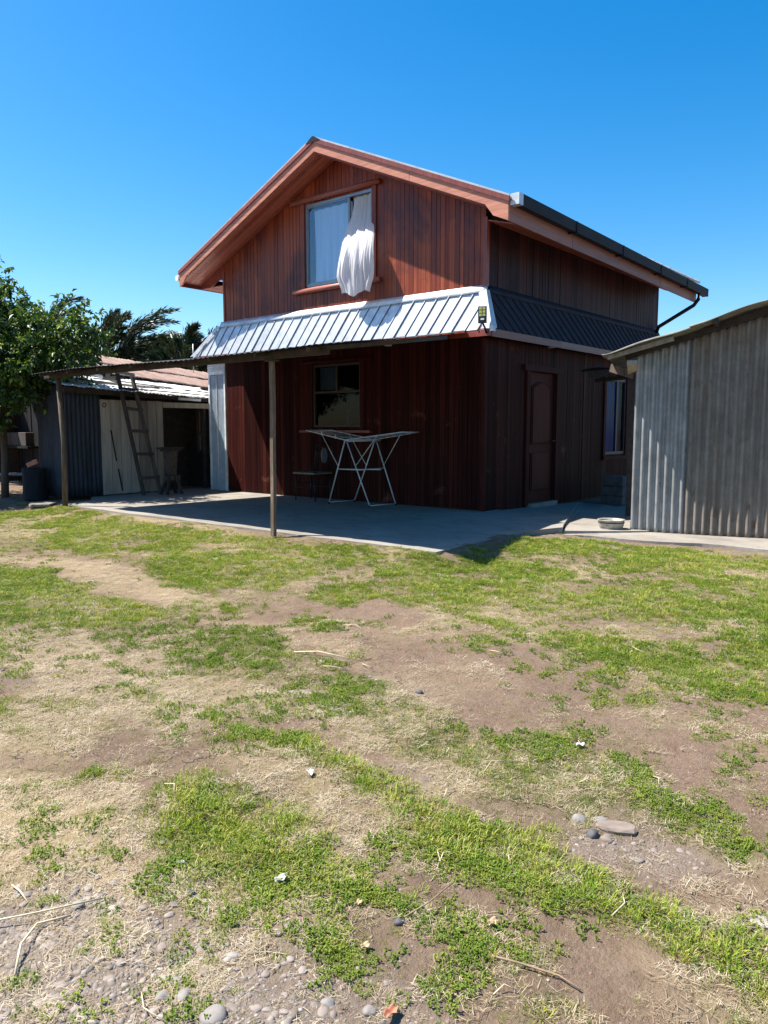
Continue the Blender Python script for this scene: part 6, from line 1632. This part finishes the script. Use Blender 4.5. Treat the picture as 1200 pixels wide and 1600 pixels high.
# ------------------------------------------------------------------ single stones, sticks and scraps that stand out
def stone(x, y, L, wd, h, rz_, seed, label, mat=None, flat=False, name='stone'):
    rr = random.Random(seed)
    bm = bmesh.new()
    bmesh.ops.create_icosphere(bm, subdivisions=3 if not flat else 2, radius=0.5)
    k = [(Vector((rr.uniform(-1, 1), rr.uniform(-1, 1), rr.uniform(-1, 1))), rr.uniform(2, 5)) for _ in range(5)]
    for v in bm.verts:
        f = 1 + sum(0.055 * math.sin(fr_ * v.co.dot(kk) * 2 + i) for i, (kk, fr_) in enumerate(k))
        p = v.co * f
        if flat:
            p.x = math.copysign(abs(p.x * 2) ** .6 / 2, p.x)
            p.z = max(-.5, min(.32, p.z * 2.2))
        v.co = Vector((p.x * L, p.y * wd, p.z * h))
    me = bpy.data.meshes.new(name)
    bm.to_mesh(me)
    bm.free()
    me.polygons.foreach_set('use_smooth', [not flat] * len(me.polygons))
    me.materials.append(mat or M_STONE)
    o = bpy.data.objects.new(name, me)
    link(o, label=label, category='stone')
    o.location = (x, y, gzs(x, y) + h * 0.02)
    o.rotation_euler = (rr.uniform(-.1, .1), rr.uniform(-.1, .1), rz_)
    return o
M_PALEST = plain('pale_stone', (0.29, 0.255, 0.22), 0.8, 0, 0.3, 20)
M_GREYST = plain('grey_stone', (0.22, 0.195, 0.175), 0.75, 0, 0.25, 20)
M_DARKST = plain('dark_stone', (0.07, 0.068, 0.07), 0.7, 0, 0.3, 20)
M_BROWNST = plain('brown_stone', (0.20, 0.155, 0.125), 0.85, 0, 0.25, 16)
stone(4.93, -6.80, .15, .085, .03, .5, 1, 'large flat pinkish-grey stone lying beside the diagonal grass strip', M_BROWNST, True)
stone(4.80, -6.84, .055, .05, .05, .2, 2, 'rounded grey stone just left of the flat pinkish stone', M_GREYST)
stone(4.865, -6.79, .06, .035, .03, .6, 3, 'small low stone touching the back of the flat pinkish stone', M_GREYST)
stone(4.885, -6.90, .045, .045, .05, 0, 4, 'dark lumpy stone in front of the flat pinkish stone', M_DARKST)
stone(4.935, -6.90, .05, .03, .03, 0, 5, 'small orange-brown stone beside the dark lumpy one', M_BROWNST)
stone(4.31, -8.34, .052, .036, .03, .9, 6, 'oval dark grey pebble, leftmost of the trio at the bottom of the gravel', M_GREYST)
stone(4.285, -8.28, .046, .036, .028, .3, 7, 'smooth grey pebble, upper right of the trio at the bottom of the gravel', M_GREYST)
stone(4.345, -8.30, .050, .042, .03, .1, 8, 'smooth grey pebble, lower right of the trio at the bottom of the gravel', M_GREYST)
stone(4.47, -8.29, .070, .060, .04, .4, 9, 'biggest round grey pebble at the bottom edge of the photo', M_GREYST)
stone(4.33, -8.12, .050, .028, .022, .7, 10, 'small white angular stone in the gravel right of the pebbles', M_PALEST)
stone(3.75, -8.28, .045, .038, .028, .2, 11, 'grey pebble under the long dry stalk in the left gravel', M_GREYST)
stone(4.00, -8.02, .030, .026, .028, .2, 12, 'small dark angular stone below the near grass patch', M_DARKST)
stone(4.67, -8.07, .040, .034, .022, .4, 13, 'grey pebble alone on the bare dirt near the bottom middle', M_GREYST)
stone(4.77, -8.02, .040, .034, .022, .9, 14, 'grey pebble at the bottom middle, right of its lone neighbour', M_GREYST)
stone(3.00, -6.56, .20, .09, .015, .9, 15, 'flat pale slab half buried where the grass thins left of the bare path', M_BROWNST, True)
stone(5.50, -7.03, .10, .06, .02, .2, 16, 'flat pale stone at the right edge beside the grass strip', M_PALEST, True)
stone(3.55, -6.20, .05, .035, .03, .2, 17, 'dark little stone on the bare path beyond the olive grass', M_DARKST)
stone(4.62, -7.70, .04, .032, .03, 1.2, 18, 'dark grey stone lying in front of the scattered tufts at the bottom middle', M_DARKST)
rr = random.Random(77)
for i in range(60):                      # other pebbles big enough to see, nothing tells them apart
    x, y = 3.55 + rr.uniform(0, 1.0), -8.40 + rr.uniform(0, .50)
    if (x - CAM.x) ** 2 + (y - CAM.y) ** 2 < 1.5:
        continue
    s_ = rr.uniform(.014, .032)
    o = stone(x, y, s_ * 1.2, s_, s_ * .6, rr.uniform(0, 3), 200 + i, 'ordinary grey pebble set in the gravelly dirt at the bottom left', None, False, 'pebble')
    o['category'] = 'pebble'
    o['group'] = 'ordinary grey pebbles in the gravel'
# sticks and stalks
def stalk(pts, r, mat, label, name='dry_stalk'):
    P = [(x, y, gzs(x, y) + z) for x, y, z in pts]
    o = MB().tube(P, r, 6).build(name, mat, None, True)
    o['label'] = label
    o['category'] = 'stalk' if name == 'dry_stalk' else 'twig'
M_STK = plain('dry_stalk', (0.56, 0.46, 0.30), 0.7, 0, .25, 20)
M_TWG = plain('brown_twig', (0.25, 0.17, 0.11), 0.8, 0, .3, 20)
stalk([(3.48, -8.37, .012), (3.55, -8.375, .02), (3.62, -8.38, .008)], .003, M_STK, 'short straight straw stalk near the left edge, above the gravel')
stalk([(3.92, -8.56, .01), (3.83, -8.50, .03), (3.76, -8.42, .02), (3.80, -8.33, .014)], .0035, M_STK, 'long bent straw stalk pointing to the bottom left corner')
stalk([(3.62, -8.52, .02), (3.72, -8.40, .03), (3.80, -8.22, .012)], .0028, M_STK, 'thin pale stalk crossing the long bent one at its upper end')
stalk([(4.92, -7.65, .01), (5.0, -7.63, .015), (5.10, -7.59, .012), (5.17, -7.60, .01)], .0028, M_TWG, 'brown twig lying on bare dirt below the diagonal grass strip', 'twig')
stalk([(4.62, -7.69, .01), (4.66, -7.60, .03), (4.66, -7.48, .03)], .0025, M_TWG, 'thin brown twig leaning out of the diagonal grass strip', 'twig')
stalk([(2.49, -6.13, .01), (2.68, -6.10, .03), (2.90, -6.05, .01)], .004, M_STK, 'pale bent stalk on the bare path near the middle')
stalk([(2.78, -6.15, .006), (2.95, -6.08, .01), (3.02, -5.98, .006)], .003, M_TWG, 'short dark twig beside the pale bent stalk', 'twig')
rr = random.Random(99)
for i in range(26):
    r_ = rr.uniform(1.7, 5.2)
    th = math.radians(90 + YAW + rr.uniform(-25, 25))
    x, y = CAM.x + r_ * math.cos(th), CAM.y + r_ * math.sin(th)
    a = rr.uniform(0, 6.28)
    L = rr.uniform(.06, .17)
    P = [(x, y, .008), (x + math.cos(a) * L * .5, y + math.sin(a) * L * .5, .02), (x + math.cos(a + .4) * L, y + math.sin(a + .4) * L, .008)]
    P = [(px_, py_, gzs(px_, py_) + z) for px_, py_, z in P]
    o = MB().tube(P, .0016 + .0008 * rr.random(), 5).build('dry_stalk', M_STK, None, True)
    o['label'] = 'thin loose straw stalk lying on the yard, one of many alike'
    o['category'] = 'stalk'
    o['group'] = 'loose straw stalks on the yard'
def scrap(x, y, s_, mat, label, cat, name, seed):
    rr = random.Random(seed)
    ph = rr.uniform(0, 6)
    z0 = gzs(x, y) + .008
    def fn(u, v):
        a = ph
        lx, ly = (u - .5) * s_ * 1.5, (v - .5) * s_ * (1 - abs(u - .5))
        return (x + lx * math.cos(a) - ly * math.sin(a), y + lx * math.sin(a) + ly * math.cos(a), z0 + s_ * .35 * (abs(v - .5) * 2) ** 1.5 + s_ * .3 * abs(math.sin(u * 4 + ph)))
    o = MB().grid(fn, 8, 6).build(name, mat, None, True, solid=.0008)
    o['label'] = label
    o['category'] = cat
M_PAPER = plain('white_scrap', (0.50, 0.49, 0.47), 0.7)
M_DLEAF = plain('dead_leaf', (0.45, 0.33, 0.20), 0.7, 0, .3, 30)
scrap(4.54, -6.28, 0.027, M_PAPER, 'white scrap of paper on the bare path right of the middle', 'scrap', 'paper_scrap', 1)
scrap(3.74, -7.22, 0.030, M_PAPER, 'white feather at the left end of the diagonal grass strip', 'feather', 'feather', 2)
scrap(4.18, -7.79, 0.030, M_PAPER, 'fluffy white feather caught in the near grass patch', 'feather', 'feather', 3)
scrap(3.84, -7.95, 0.018, M_PAPER, 'small white feather left of the near grass patch', 'feather', 'feather', 5)
scrap(4.85, -7.53, 0.027, M_DLEAF, 'curled pale dead leaf on the lower edge of the diagonal grass strip', 'leaf', 'dead_leaf', 4)
scrap(4.83, -8.00, 0.030, plain('red_dead_leaf', (0.40, 0.16, 0.09), .7), 'reddish dead leaf beside the lowest tufts at the bottom middle', 'leaf', 'dead_leaf', 6)
scrap(4.47, -7.72, 0.018, M_DLEAF, 'small tan dead leaf at the right tip of the near grass patch', 'leaf', 'dead_leaf', 7)
scrap(4.62, -7.86, 0.021, M_DLEAF, 'small tan dead leaf on bare dirt between the lowest tufts', 'leaf', 'dead_leaf', 8)
o = MB().prism([(-6.25, -3.72, -.03), (-5.95, -3.85, -.03), (-5.78, -3.62, -.03), (-5.95, -3.42, -.03), (-6.25, -3.45, -.03)], (.02, .03, .05)).build('rubble_lump', plain('rubble', (0.20, 0.175, 0.145), 0.95, 0, 0.5, 9, 0.6), None, bevel=.012)
o['label'] = 'rough lump of broken concrete at the left front corner of the patio'
o['category'] = 'rubble'
print('objects', len(bpy.data.objects))
